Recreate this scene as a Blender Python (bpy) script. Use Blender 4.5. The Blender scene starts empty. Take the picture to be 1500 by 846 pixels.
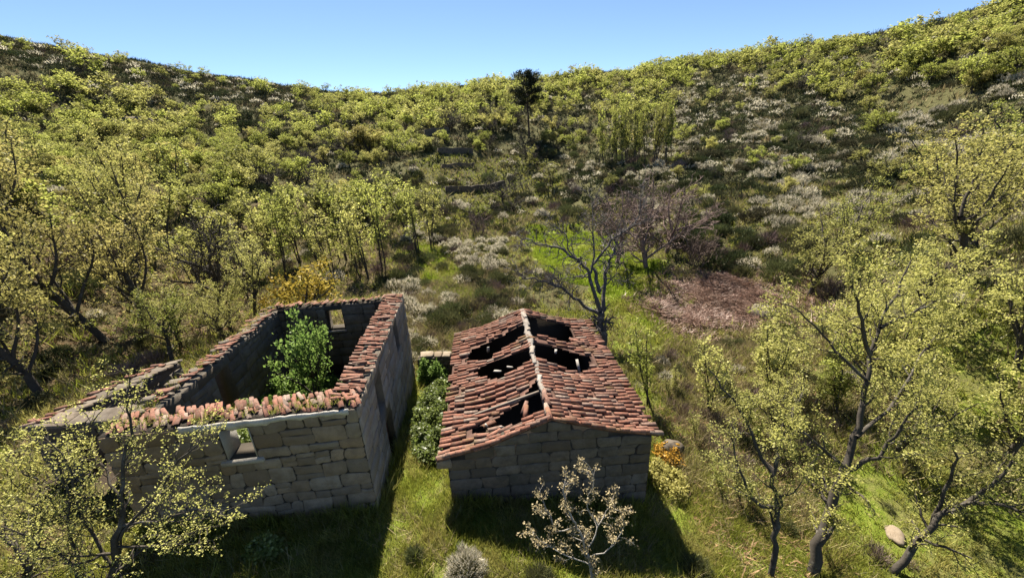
import bpy, math, random
import numpy as np
from mathutils import Vector, Matrix, Euler
scn = bpy.context.scene
COL = scn.collection
R = math.radians

# ------------------------------------------------------------------ camera, sky, sun, exposure
CAM_H, F_PX, PITCH, ROLL = 10.0, 577.94, 20.42, 2.56
cam_d = bpy.data.cameras.new('camera'); cam = bpy.data.objects.new('camera', cam_d); COL.objects.link(cam)
cam_d.sensor_fit = 'HORIZONTAL'; cam_d.sensor_width = 36.0; cam_d.lens = 36.0*F_PX/1500.0
cam_d.clip_start = 0.05; cam_d.clip_end = 3000.0
cam.location = (0, 0, CAM_H)
_p, _r = R(PITCH), R(ROLL)
c_fw = np.array([0, math.cos(_p), -math.sin(_p)]); c_rt = np.array([1., 0, 0]); c_up = np.cross(c_rt, c_fw)
c_R = c_rt*math.cos(_r) - c_up*math.sin(_r); c_U = c_rt*math.sin(_r) + c_up*math.cos(_r)
cam.matrix_world = Matrix(((c_R[0], c_U[0], -c_fw[0], 0), (c_R[1], c_U[1], -c_fw[1], 0), (c_R[2], c_U[2], -c_fw[2], CAM_H), (0, 0, 0, 1)))
scn.camera = cam

SUN_EL, SUN_ROT = 51.0, -15.5            # degrees; the sun stands ahead and a little to the left
world = bpy.data.worlds.new('World'); scn.world = world; world.use_nodes = True
wn = world.node_tree
sky = wn.nodes.new('ShaderNodeTexSky'); sky.sky_type = 'NISHITA'; sky.sun_disc = False
sky.sun_elevation = R(SUN_EL); sky.sun_rotation = R(SUN_ROT)
sky.altitude = 1500; sky.air_density = 0.8; sky.dust_density = 0.05; sky.ozone_density = 3.0
bg = wn.nodes['Background']; bg.inputs[1].default_value = 0.05
wn.links.new(sky.outputs[0], bg.inputs[0])
sun_d = bpy.data.lights.new('sun', 'SUN'); sun = bpy.data.objects.new('sun', sun_d); COL.objects.link(sun)
sun_d.energy = 5.0; sun_d.angle = R(0.53); sun_d.color = (1.0, 0.91, 0.77)
SV = Vector((math.sin(R(SUN_ROT))*math.cos(R(SUN_EL)), math.cos(R(SUN_ROT))*math.cos(R(SUN_EL)), math.sin(R(SUN_EL))))
sun.rotation_euler = SV.to_track_quat('Z', 'Y').to_euler(); sun.location = (0, 0, 60)
scn.view_settings.view_transform = 'Standard'; scn.view_settings.look = 'None'
scn.view_settings.exposure = 1.85; scn.view_settings.gamma = 1.0; scn.view_settings.use_curve_mapping = False
scn.cycles.max_bounces = 6; scn.cycles.diffuse_bounces = 1; scn.cycles.transmission_bounces = 2; scn.cycles.transparent_max_bounces = 4

rng = np.random.default_rng(7)
random.seed(7)

# ------------------------------------------------------------------ materials
def nt(name):
    m = bpy.data.materials.new(name); m.use_nodes = True
    t = m.node_tree; t.nodes.clear()
    return m, t
def N(t, kind, **kw):
    n = t.nodes.new(kind)
    for k, v in kw.items():
        if k.startswith('i_'):
            key = k[2:]; n.inputs[int(key) if key.isdigit() else key.replace('_', ' ')].default_value = v
        else: setattr(n, k, v)
    return n
def L(t, a, b): t.links.new(a, b)
def rgb(c): return (c[0], c[1], c[2], 1.0)
def mixc(t, fac, a, b, blend='MIX'):
    n = t.nodes.new('ShaderNodeMix'); n.data_type = 'RGBA'; n.blend_type = blend
    for i, v in ((0, fac), (6, a), (7, b)):
        if hasattr(v, 'links'): t.links.new(v, n.inputs[i])
        elif i == 0: n.inputs[0].default_value = v
        else: n.inputs[i].default_value = rgb(v)
    return n.outputs[2]
def ramp(t, src, stops):
    n = t.nodes.new('ShaderNodeValToRGB'); e = n.color_ramp.elements
    while len(e) < len(stops): e.new(0.5)
    for k, (p, c) in enumerate(stops):
        e[k].position = p; e[k].color = rgb(c) if hasattr(c, '__len__') else (c, c, c, 1)
    t.links.new(src, n.inputs[0]); return n.outputs[0]
def noise(t, scale, detail=5, rough=.6, coord='Object', vec=None):
    n = t.nodes.new('ShaderNodeTexNoise'); n.inputs['Scale'].default_value = scale
    n.inputs['Detail'].default_value = detail; n.inputs['Roughness'].default_value = rough
    if vec is None:
        if coord == 'World': vec = t.nodes.new('ShaderNodeNewGeometry').outputs['Position']
        else: vec = t.nodes.new('ShaderNodeTexCoord').outputs[coord]
    t.links.new(vec, n.inputs['Vector']); return n.outputs[0]
def math_n(t, op, a, b=0.5):
    n = t.nodes.new('ShaderNodeMath'); n.operation = op
    for i, v in ((0, a), (1, b)):
        if hasattr(v, 'links'): t.links.new(v, n.inputs[i])
        else: n.inputs[i].default_value = v
    return n.outputs[0]
def finish(t, col, rough=.9, bump=None, strength=.5, dist=.02, spec=.2):
    p = t.nodes.new('ShaderNodeBsdfPrincipled'); p.inputs['Roughness'].default_value = rough
    p.inputs['Specular IOR Level'].default_value = spec
    if hasattr(col, 'links'): t.links.new(col, p.inputs['Base Color'])
    else: p.inputs['Base Color'].default_value = rgb(col)
    if bump is not None:
        b = t.nodes.new('ShaderNodeBump'); b.inputs['Strength'].default_value = strength; b.inputs['Distance'].default_value = dist
        t.links.new(bump, b.inputs['Height']); t.links.new(b.outputs[0], p.inputs['Normal'])
    o = t.nodes.new('ShaderNodeOutputMaterial'); t.links.new(p.outputs[0], o.inputs[0])

def leafmat(name, ca, cb, cc, trans=.45, attr=False, gloss=.008):
    """leaves: ca..cb from leaf to leaf, cc mixed in from plant to plant"""
    m, t = nt(name)
    isl = t.nodes.new('ShaderNodeNewGeometry').outputs['Random Per Island']
    if attr:
        a = t.nodes.new('ShaderNodeAttribute'); a.attribute_name = 'tint'; r = a.outputs['Fac']
    else: r = t.nodes.new('ShaderNodeObjectInfo').outputs['Random']
    c = mixc(t, isl, ca, cb)
    c = mixc(t, ramp(t, r, [(0.25, 0.), (1., .85)]), c, cc)
    r3 = math_n(t, 'FRACT', math_n(t, 'MULTIPLY', r, 13.7)); c = mixc(t, 1., c, ramp(t, r3, [(0., .58), (.5, .95), (1., 1.12)]), 'MULTIPLY')
    v = noise(t, 2.2, 3, .6, 'World')
    c = mixc(t, 1.0, c, ramp(t, v, [(.3, .72), (.7, 1.18)]), 'MULTIPLY')
    d = t.nodes.new('ShaderNodeBsdfDiffuse'); L(t, c, d.inputs[0])
    tr = t.nodes.new('ShaderNodeBsdfTranslucent'); L(t, c, tr.inputs[0])
    mx = N(t, 'ShaderNodeMixShader', i_0=trans); L(t, d.outputs[0], mx.inputs[1]); L(t, tr.outputs[0], mx.inputs[2])
    g = N(t, 'ShaderNodeBsdfGlossy', i_Roughness=.45); g.inputs[0].default_value = (1, 1, 1, 1)
    m2 = N(t, 'ShaderNodeMixShader', i_0=gloss); L(t, mx.outputs[0], m2.inputs[1]); L(t, g.outputs[0], m2.inputs[2])
    o = t.nodes.new('ShaderNodeOutputMaterial'); L(t, m2.outputs[0], o.inputs[0])
    return m

def barkmat(name, ca, cb, lich=(.3, .3, .27), amt=.3):
    m, t = nt(name)
    v = noise(t, 9, 6, .7, 'World'); c = mixc(t, v, ca, cb)
    l = ramp(t, noise(t, 2.5, 6, .75, 'World'), [(.55, 0.), (.7, amt)])
    c = mixc(t, l, c, lich)
    finish(t, c, .95, v, .6, .02, .1)
    return m

M = {}
M['oak_leaf'] = leafmat('oak_leaf', (.205, .245, .042), (.39, .41, .105), (.31, .295, .10), .6)
M['oak_leaf_far'] = leafmat('oak_leaf_far', (.205, .245, .042), (.39, .41, .105), (.31, .295, .10), .6, attr=True)
M['oak_leaf_cream'] = leafmat('oak_leaf_cream', (.34, .35, .08), (.58, .555, .20), (.41, .40, .11), .5)
M['oak_leaf_tan'] = leafmat('oak_leaf_tan', (.20, .16, .085), (.35, .295, .175), (.26, .21, .11), .25)
M['oak_leaf_dull'] = leafmat('oak_leaf_dull', (.29, .285, .075), (.46, .43, .14), (.37, .325, .11), .5)
M['yellow_leaf'] = leafmat('yellow_leaf', (.33, .22, .03), (.45, .33, .05), (.30, .26, .05), .3)
M['dark_leaf'] = leafmat('dark_leaf', (.03, .045, .018), (.055, .07, .028), (.05, .05, .03), .15)
M['green_leaf'] = leafmat('green_leaf', (.10, .175, .035), (.19, .27, .07), (.13, .20, .05), .52)
M['bramble_leaf'] = leafmat('bramble_leaf', (.14, .20, .04), (.27, .33, .09), (.18, .22, .06), .58, gloss=.03)
M['pine_needle'] = leafmat('pine_needle', (.018, .028, .014), (.035, .048, .022), (.03, .035, .02), .1)
M['broom_stem'] = leafmat('broom_stem', (.065, .085, .03), (.12, .135, .055), (.11, .105, .05), .2)
M['broom_blossom'] = leafmat('broom_blossom', (.50, .46, .34), (.72, .66, .52), (.52, .47, .36), .3, gloss=.0)
M['heath'] = leafmat('heath', (.035, .05, .022), (.07, .085, .036), (.085, .075, .045), .15)
M['heath_far'] = leafmat('heath_far', (.035, .05, .022), (.07, .085, .036), (.085, .075, .045), .15, attr=True)
M['dry_twig'] = leafmat('dry_twig', (.15, .115, .10), (.25, .195, .17), (.21, .15, .145), .0, gloss=.0)
M['twig_far'] = leafmat('twig_far', (.13, .095, .065), (.21, .16, .115), (.15, .105, .085), .0, attr=True, gloss=.0)
M['blossom_far'] = leafmat('blossom_far', (.58, .53, .39), (.80, .74, .58), (.60, .55, .42), .3, attr=True, gloss=.0)
M['grass_blade'] = leafmat('grass_blade', (.17, .215, .025), (.34, .35, .06), (.33, .29, .10), .45, attr=True, gloss=.03)
M['meadow_blade'] = leafmat('meadow_blade', (.15, .235, .018), (.29, .37, .04), (.26, .25, .06), .45, attr=True, gloss=.0)
M['straw'] = leafmat('straw', (.26, .21, .11), (.40, .33, .19), (.24, .22, .10), .2, attr=True, gloss=.0)
M['frond'] = leafmat('frond', (.19, .11, .085), (.36, .25, .20), (.28, .19, .14), .1, attr=True, gloss=.02)
M['rust_fern'] = leafmat('rust_fern', (.30, .13, .025), (.42, .25, .04), (.34, .20, .03), .2)
M['dead_leaf'] = leafmat('dead_leaf', (.20, .12, .06), (.34, .23, .14), (.26, .17, .10), .1, attr=True, gloss=.0)
M['bark'] = barkmat('bark', (.028, .024, .02), (.085, .075, .062))
M['bark_grey'] = barkmat('bark_grey', (.045, .041, .04), (.13, .12, .115), (.36, .34, .33), .65)
M['bark_pale'] = barkmat('bark_pale', (.16, .145, .125), (.33, .31, .28), (.42, .42, .38), .5)
M['bark_pine'] = barkmat('bark_pine', (.03, .022, .018), (.08, .055, .04))

def stone_mat(name, ca, cb, cc, moss=.25, sc=1.0):
    m, t = nt(name)
    r = t.nodes.new('ShaderNodeObjectInfo').outputs['Random']
    c = mixc(t, r, ca, cb)
    r2 = math_n(t, 'FRACT', math_n(t, 'MULTIPLY', r, 17.3))
    c = mixc(t, ramp(t, r2, [(.55, 0.), (1., .5)]), c, (ca[0]*1.1, ca[1]*.93, ca[2]*.72))
    c = mixc(t, 1., c, ramp(t, math_n(t, 'FRACT', math_n(t, 'MULTIPLY', r, 7.1)), [(0., .74), (1., 1.2)]), 'MULTIPLY')
    g = noise(t, 60*sc, 3, .7, 'World'); c = mixc(t, 1., c, ramp(t, g, [(.3, .78), (.7, 1.15)]), 'MULTIPLY')
    w = noise(t, 3.2*sc, 7, .7, 'World'); c = mixc(t, ramp(t, w, [(.42, 0.), (.68, .8)]), c, cc)
    w2 = noise(t, 1.1*sc, 5, .7, 'World'); c = mixc(t, ramp(t, w2, [(.55, 0.), (.75, moss)]), c, (.05, .05, .035))
    h = math_n(t, 'ADD', math_n(t, 'MULTIPLY', g, .35), w)
    finish(t, c, .95, h, .55, .03, .15)
    return m
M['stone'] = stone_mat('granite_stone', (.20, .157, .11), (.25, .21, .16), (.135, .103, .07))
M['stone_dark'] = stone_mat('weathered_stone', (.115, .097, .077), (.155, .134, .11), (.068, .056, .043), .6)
M['stone_pale'] = stone_mat('skylit_plaster_washed_stone', (.255, .215, .17), (.31, .275, .225), (.18, .145, .11), .3)  # plaster remains, with sky light on the right wall painted in as paler stone
M['mortar'] = stone_mat('earth_mortar', (.055, .047, .037), (.055, .047, .037), (.036, .03, .024), .5)
M['plaster'] = stone_mat('lime_plaster', (.36, .34, .30), (.40, .38, .34), (.25, .23, .19), .4, .6)
M['plaster_wall'] = stone_mat('plastered_rubble', (.15, .135, .115), (.15, .135, .115), (.085, .075, .062), .6, .5)
M['pale_stone'] = stone_mat('pale_ridge_mortar', (.23, .205, .18), (.30, .275, .245), (.14, .125, .11), .3, 1.5)
def tile_mat():
    m, t = nt('terracotta')
    r = t.nodes.new('ShaderNodeObjectInfo').outputs['Random']
    isl = t.nodes.new('ShaderNodeNewGeometry').outputs['Random Per Island']
    rr = math_n(t, 'FRACT', math_n(t, 'ADD', r, isl))
    c = ramp(t, rr, [(0., (.11, .05, .034)), (.3, (.19, .082, .055)), (.62, (.245, .118, .082)), (.85, (.165, .092, .07)), (1., (.235, .18, .145))])
    w = noise(t, 6, 7, .75, 'World'); c = mixc(t, ramp(t, w, [(.48, 0.), (.72, .5)]), c, (.21, .165, .135))
    w3 = noise(t, 14, 5, .7, 'World'); c = mixc(t, ramp(t, w3, [(.48, 0.), (.64, .75)]), c, (.06, .045, .036))
    w2 = noise(t, .9, 5, .75, 'World'); c = mixc(t, ramp(t, w2, [(.54, 0.), (.68, .6)]), c, (.12, .095, .04))
    finish(t, c, .92, w3, .4, .01, .15)
    return m
M['tile'] = tile_mat()
M['tile_under_shade'] = stone_mat('shaded_clay_underlay', (.10, .055, .042), (.10, .055, .042), (.055, .038, .03), .5)  # clay colour darkened to paint shadow into the channels between tile rows
def wood_mat(name, ca, cb):
    m, t = nt(name); v = noise(t, 14, 6, .7, 'World'); finish(t, mixc(t, v, ca, cb), .9, v, .4, .01, .1); return m
M['old_wood'] = wood_mat('old_wood', (.09, .07, .055), (.22, .19, .16))
M['grey_wood'] = wood_mat('bleached_wood', (.20, .185, .16), (.38, .36, .33))
M['door_wood'] = wood_mat('door_wood', (.10, .035, .025), (.17, .07, .05))
M['blue_wood'] = wood_mat('faded_blue_wood', (.07, .10, .17), (.16, .19, .24))

# ------------------------------------------------------------------ mesh helpers
def np_mesh(name, V, faces, mats, midx=None, tint=None, smooth=False):
    """faces: list of (M,k) integer arrays"""
    me = bpy.data.meshes.new(name)
    V = np.asarray(V, np.float32); me.vertices.add(len(V)); me.vertices.foreach_set('co', V.ravel())
    tot = []; idx = []
    for f in faces:
        f = np.asarray(f, np.int32)
        if len(f): tot.append(np.full(len(f), f.shape[1], np.int32)); idx.append(f.ravel())
    tot = np.concatenate(tot); idx = np.concatenate(idx)
    me.loops.add(len(idx)); me.loops.foreach_set('vertex_index', idx)
    me.polygons.add(len(tot)); me.polygons.foreach_set('loop_start', np.concatenate([[0], np.cumsum(tot)[:-1]]).astype(np.int32))
    me.polygons.foreach_set('loop_total', tot)
    if midx is not None: me.polygons.foreach_set('material_index', np.asarray(midx, np.int32))
    if smooth: me.polygons.foreach_set('use_smooth', np.ones(len(tot), bool))
    for m in (mats if isinstance(mats, (list, tuple)) else [mats]): me.materials.append(m)
    if tint is not None:
        a = me.attributes.new('tint', 'FLOAT', 'POINT'); a.data.foreach_set('value', np.asarray(tint, np.float32))
    me.update(calc_edges=True); me.validate()
    return me
def ob(name, me, parent=None, loc=(0, 0, 0), rot=None, scale=None):
    o = bpy.data.objects.new(name, me); COL.objects.link(o); o.location = loc
    if rot is not None: o.rotation_euler = rot
    if scale is not None: o.scale = (scale,)*3 if np.isscalar(scale) else scale
    if parent is not None: o.parent = parent
    return o
def tag(o, label=None, cat=None, group=None, kind=None):
    if label: o['label'] = label
    if cat: o['category'] = cat
    if group: o['group'] = group
    if kind: o['kind'] = kind
    return o
class MB:
    """collects faces for one mesh"""
    def __init__(s): s.V = []; s.F4 = []; s.F3 = []; s.n = 0
    def add(s, V, F):
        V = np.asarray(V, float); s.V.append(V)
        for f in F: (s.F4 if len(f) == 4 else s.F3).append(tuple(i+s.n for i in f))
        s.n += len(V)
    def addnp(s, V, F):
        F = np.asarray(F)+s.n; s.V.append(np.asarray(V, float)); (s.F4 if F.shape[1] == 4 else s.F3).extend(map(tuple, F)); s.n += len(V)
    def mesh(s, name, mat, smooth=False):
        fs = [np.array(f, np.int32).reshape(-1, k) for f, k in ((s.F4, 4), (s.F3, 3)) if f]
        return np_mesh(name, np.concatenate(s.V), fs, mat, smooth=smooth)
BOXF = [(0, 3, 2, 1), (4, 5, 6, 7), (0, 1, 5, 4), (1, 2, 6, 5), (2, 3, 7, 6), (3, 0, 4, 7)]
def beam(mb, a, b, w, h, up=(0, 0, 1)):
    a = np.array(a, float); b = np.array(b, float); d = b-a; d /= np.linalg.norm(d)
    s = np.cross(d, up); s /= np.linalg.norm(s)+1e-9; u = np.cross(s, d)
    V = [p+s*x*w/2+u*y*h/2 for p in (a, b) for x, y in ((-1, -1), (1, -1), (1, 1), (-1, 1))]
    mb.add(V, [(0, 1, 2, 3), (7, 6, 5, 4), (0, 4, 5, 1), (1, 5, 6, 2), (2, 6, 7, 3), (3, 7, 4, 0)])
def vnoise(x, y, s=1.0, seed=0):
    """cheap smooth noise from sines"""
    x = np.asarray(x, float)/s; y = np.asarray(y, float)/s
    return (np.sin(1.7*x+2.3*y+seed)+np.sin(-2.9*x+1.3*y+1.7*seed+1)+np.sin(3.7*x-3.1*y+2.1*seed+2)*.7+np.sin(5.3*x+4.7*y+.3*seed)*.5)/3.2

# ------------------------------------------------------------------ the lie of the land
CTRL=[(-4.2,8.63,0.1),(-2,8.8,0),(4,8.5,-0.9),(-5.3,17.9,-1.4),(-10.3,8,0.6),(-14,9.5,0.9),(-12,18,0.1),(2,17,-1.5),(0,4,0.2),(0,0,0.3),(0,-10,0.5),(6,5,-1.2),(9,7,-2),(14,10,-2),(8,16,-1.8),(-8,3,0.6),(-16,5,1.3),(20,0,-2.3),(-20,0,1.6),(-40,-30,3),(40,-30,-3),(0,-50,0),(-40,10,5),(40,10,-0.5),(-20,14,0.9),(-26,16,2),(-22,22,0.6),(-3.85,35.96,-1.6),(6.35,34.5,-1.6),(11.83,30.4,-1.7),(16.15,27.83,-1.8),(17.5,24.14,-1.9),(-9.79,52.75,-1),(-0.56,55.33,-1),(-6.62,72.81,1.5),(-3.12,81.92,3.2),(-12.5,36.59,-1.4),(-20.85,26.6,-0.6),(-25.48,36.62,-0.8),(5.29,56.02,-1.4),(-12.29,87.14,7.85),(-14.17,104.04,12.48),(-30.79,141.69,21.34),(-40.52,190.74,32.25),(-54.7,257.5,26.25),(-81.03,381.49,7.25),(-45.38,213.63,31.25),(-76.99,173.7,31.88),(-103.94,234.5,25.88),(-153.98,347.4,6.88),(-86.23,194.55,30.88),(-94.01,159.33,34.51),(-126.92,215.1,28.51),(-188.02,318.67,9.51),(-105.29,178.45,33.51),(-117.74,146.57,38.91),(-158.95,197.86,32.91),(-235.48,293.13,13.91),(-131.87,164.15,37.91),(-139.24,129.28,42.57),(-187.97,174.53,36.57),(-278.47,258.56,17.57),(-155.95,144.79,41.57),(-154.55,110.51,45.76),(-208.65,149.19,39.76),(-309.11,221.03,20.76),(-173.1,123.78,44.76),(-2,194.99,33.88),(-2.7,263.24,27.88),(-4,389.98,8.88),(-2.24,218.39,32.88),(34.66,181.72,35.3),(46.79,245.33,29.3),(69.32,363.45,10.3),(38.82,203.53,34.3),(65.62,162.23,35.17),(88.58,219.01,29.17),(131.23,324.47,10.17),(73.49,181.7,34.17),(90.76,143.75,34.09),(122.52,194.06,28.09),(181.52,287.49,9.09),(101.65,161,33.09),(101.5,130.09,33.45),(137.03,175.62,27.45),(203.01,260.17,8.45),(113.68,145.7,32.45),(109.42,109.78,33.12),(147.72,148.2,27.12),(218.85,219.56,8.12),(122.55,122.95,32.12),(114.1,100.43,33.66),(154.03,135.58,27.66),(228.19,200.86,8.66),(127.79,112.48,32.66),(123.84,84.64,36.45),(167.18,114.27,30.45),(247.67,169.29,11.45),(138.7,94.8,35.45),(-39.46,69.59,6.04),(-48,53.67,7.53),(-51.17,41.68,7.82),(-32.99,30.6,4.86),(-28.66,21.79,5.02),(-50.65,32.17,7.49),(-68.63,98.44,15.52),(-86.01,86.53,19.05),(-94.98,73.33,19.09),(-38.07,97.85,10.56),(-25.39,56.56,2.78),(19.53,43.85,0.38),(26.36,32.69,1.42),(23.3,20.45,2.8),(21.21,15.03,3.48),(36.31,28.24,3.98),(43.87,46.6,4.69),(43.03,73.3,8.54),(22.06,76.9,5.5),(61.9,53.78,10.11),(70.38,87.12,16.46),(46.66,112.73,17.74),(5.74,104.84,10.72),(28.51,137.07,20.56),(42.62,26.15,6.46),(71.04,46.67,13.12)]
CTRL = np.array(CTRL, float)
def _warp(q):
    r = np.hypot(q[:, 0], q[:, 1])[:, None]+1e-9
    return q/r*(20*np.log1p(r/20))
_CW = _warp(CTRL[:, :2])
def _tps():
    n = len(_CW); d = np.linalg.norm(_CW[:, None]-_CW[None], axis=2); K = d**2*np.log(d+1e-9)
    P = np.c_[np.ones(n), _CW]; A = np.zeros((n+3, n+3)); A[:n, :n] = K+.5*np.eye(n); A[:n, n:] = P; A[n:, :n] = P.T
    return np.linalg.solve(A, np.r_[CTRL[:, 2], 0, 0, 0])
_SOL = _tps()
def ground(x, y):
    x = np.atleast_1d(np.asarray(x, float)); y = np.atleast_1d(np.asarray(y, float))
    q = _warp(np.stack([x.ravel(), y.ravel()], -1)); out = np.empty(len(q))
    for i in range(0, len(q), 20000):
        b = q[i:i+20000]; d = np.linalg.norm(b[:, None]-_CW[None], axis=2); K = d**2*np.log(d+1e-9)
        out[i:i+20000] = K@_SOL[:-3]+_SOL[-3]+b@_SOL[-2:]
    rr = np.hypot(x.ravel(), y.ravel())
    out += vnoise(x.ravel(), y.ravel(), 2.2, 3)*.05*np.clip(rr/10, .3, 4)+vnoise(x.ravel(), y.ravel(), 9., 5)*.12*np.clip((rr-20)/20, 0, 4)
    return out.reshape(x.shape)
def gz(x, y): return float(ground([x], [y])[0])
REG = dict(
    wood_left=[(-107,89.9),(-91.6,102),(-74.7,109.3),(-53.3,117.2),(-37.8,88.7),(-30.1,58.8),(-40,53.8),(-49,50.2),(-51.8,39)],
    ridge_left=[(-128,110.7),(-96.8,131.6),(-70.8,154.7),(-57,122),(-77,113.3),(-94.3,105.7),(-109.5,92.5)],
    valley_head=[(-64.6,140.5),(-30,164.5),(0.8,162.5),(5.7,115.3),(-6.2,90.9),(-19.6,84.5),(-31.3,78.4),(-44.7,103.4)],
    wood_right=[(0.8,162.5),(34.5,167.2),(60.4,149.3),(89.1,114),(94.2,97),(99.6,87.6),(93.1,74.3),(69.3,51.9),(69.9,69),(62.2,68.9),(63.5,86.6),(62.9,111.7),(53,124.9),(36.5,103.1),(24.5,127),(7.5,115.6)],
    slope_right=[(6.8,105.8),(17.4,82.1),(36.5,103.1),(53,124.9),(62.9,111.7),(63.5,86.6),(62.2,68.9),(69.3,51.9),(39,27),(35.8,35.2),(25.9,32.1),(21.5,26.3),(16,35.2),(16.1,60.5)],
    terrace=[(-19.6,84.5),(-6.2,90.9),(8,99.1),(12.4,68.8),(-0.6,55.5),(-13.6,54),(-18.6,67.7)],
    scrub_center=[(-13.6,54),(-0.6,55.5),(-0.3,35.7),(-0.6,24.2),(-7.1,24.5),(-11.5,33.1)],
    left_mid=[(-51.8,39),(-40,53.8),(-30.1,58.8),(-18.6,67.7),(-13.6,54),(-11.5,33.1),(-21.8,34.1),(-21.6,23),(-21.7,17.2),(-23.7,14.7)],
    meadow=[(2,56),(9,53),(13,39),(14.1,29.2),(11.8,24.9),(8.4,23.8),(6.8,28.6),(4.4,32.6),(2.4,38.2)],
    strip=[(-12,48.2),(-8.4,46.6),(-2.6,31.4),(-3.3,29.3),(-6.9,31)],
    bracken=[(12.6,30.3),(17.9,31.4),(19.7,26),(17.5,22.9),(13.9,24.3),(11,23),(10.1,27)],
)
def inside(x, y, poly):
    x = np.asarray(x, float); y = np.asarray(y, float); r = np.zeros(x.shape, bool); n = len(poly)
    for i in range(n):
        x1, y1 = poly[i]; x2, y2 = poly[(i+1) % n]
        c = ((y1 > y) != (y2 > y)) & (x < (x2-x1)*(y-y1)/((y2-y1) if y2 != y1 else 1e-9)+x1)
        r ^= c
    return r
def frame(P):
    d = np.asarray(P, float)-np.array([0, 0, CAM_H]); zc = d@c_fw; zc = np.where(np.abs(zc) < 1e-6, 1e-6, zc)
    return 750+F_PX*(d@c_R)/zc, 423-F_PX*(d@c_U)/zc, zc
def in_frame(x, y, z, m=120):
    u, v, w = frame(np.stack([x, y, z], -1)); return (w > 0) & (u > -m) & (u < 1500+m) & (v > -200) & (v < 846+m)
HOUSES = [((-10.29, 7.92), 6.65, -.3, 6.45, -.3, 9.6), ((-2.07, 8.84), 3.47, -.3, 6.3, -.3, 8.3), ((-10.29, 7.92), 6.65, -4.1, .1, 1.5, 7.7)]
def in_house(x, y, pad=0.):
    r = np.zeros(np.shape(x), bool)
    for (o, rot, x0, x1, y0, y1) in HOUSES:
        c, s = math.cos(R(rot)), math.sin(R(rot)); dx, dy = x-o[0], y-o[1]
        u = dx*c+dy*s; v = -dx*s+dy*c
        r |= (u > x0-pad) & (u < x1+pad) & (v > y0-pad) & (v < y1+pad)
    return r

def build_ground():
    naz = 620
    az = np.linspace(0, 2*np.pi, naz, endpoint=False)
    rad = np.concatenate([[0.4], np.geomspace(1.0, 900, 250)])
    A, Rr = np.meshgrid(az, rad); X = np.sin(A)*Rr; Y = np.cos(A)*Rr; Z = ground(X.ravel(), Y.ravel()).reshape(X.shape)
    Z = np.where(Rr > 420, np.minimum(Z, 30), Z)
    V = np.stack([X, Y, Z], -1).reshape(-1, 3); V = np.r_[V, [[0, 0, gz(0, 0)]]]
    i = np.arange(len(rad)-1)[:, None]*naz; j = np.arange(naz)[None]; k = (j+1) % naz
    F = np.stack([i+j, i+naz+j, i+naz+k, i+k], -1).reshape(-1, 4)[:, ::-1]
    T = np.stack([np.full(naz, len(V)-1), np.arange(naz), (np.arange(naz)+1) % naz], -1)[:, ::-1]
    # ground cover, by region
    x, y = V[:, 0], V[:, 1]; wx = x+vnoise(x, y, 3, 1)*1.6; wy = y+vnoise(x, y, 3, 9)*1.6
    r = np.hypot(x, y)
    wx = wx+vnoise(x, y, 6, 21)*1.8; wy = wy+vnoise(x, y, 6, 29)*1.8
    mead = (inside(wx, wy, REG['meadow']) | inside(wx, wy, REG['strip'])).astype(float)
    near = ((r < 24) & (wy < 17.5-.25*np.abs(x))).astype(float)+((r < 24) & (x > 5) & (vnoise(x, y, 3.3, 2) > .05)).astype(float)*.8; near = np.clip(near, 0, 1)
    mead = np.maximum(mead, near*.8*(x > -9))
    brk = inside(wx, wy, REG['bracken']).astype(float)*np.clip(.55+1.2*vnoise(x, y, 1.6, 14), 0, 1)
    litter = (inside(wx, wy, REG['left_mid']) | ((x < -11) & (r < 40))).astype(float)
    dirt = in_house(x, y, -.2).astype(float)
    m, t = nt('ground_cover')
    def att(n):
        a = t.nodes.new('ShaderNodeAttribute'); a.attribute_name = n; return a.outputs['Fac']
    n1 = noise(t, .55, 8, .7, 'World'); n2 = noise(t, 4, 8, .75, 'World'); n3 = noise(t, 22, 5, .75, 'World')
    base = ramp(t, n2, [(.3, (.03, .033, .014)), (.5, (.075, .075, .032)), (.72, (.135, .115, .065))])
    gr = ramp(t, n2, [(.28, (.08, .12, .012)), (.5, (.16, .215, .022)), (.7, (.25, .27, .05))])
    gr = mixc(t, ramp(t, n1, [(.46, 0.), (.62, .8)]), gr, (.19, .155, .08))
    bk = ramp(t, n3, [(.3, (.085, .045, .035)), (.6, (.21, .12, .10))])
    lt = ramp(t, n3, [(.3, (.05, .035, .02)), (.65, (.16, .115, .07))])
    c = mixc(t, math_n(t, 'MULTIPLY', att('litter'), ramp(t, n1, [(.35, 1.), (.6, .25)])), base, lt)
    c = mixc(t, math_n(t, 'MULTIPLY', att('meadow'), ramp(t, n1, [(.3, 1.), (.75, .65)])), c, gr)
    c = mixc(t, att('bracken'), c, bk)
    c = mixc(t, att('dirt'), c, ramp(t, n3, [(.3, (.03, .025, .018)), (.65, (.085, .065, .048))]))
    finish(t, c, 1.0, math_n(t, 'ADD', n2, n3), .8, .12, .05)
    me = np_mesh('ground', V, [F, T], m, smooth=True)
    for nme, arr in (('meadow', mead), ('bracken', brk), ('litter', litter), ('dirt', dirt)):
        a = me.attributes.new(nme, 'FLOAT', 'POINT'); a.data.foreach_set('value', arr.astype(np.float32))
    o = ob('ground', me); tag(o, kind='structure', label='grassy valley floor rising to scrub covered hillsides')
build_ground()
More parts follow.
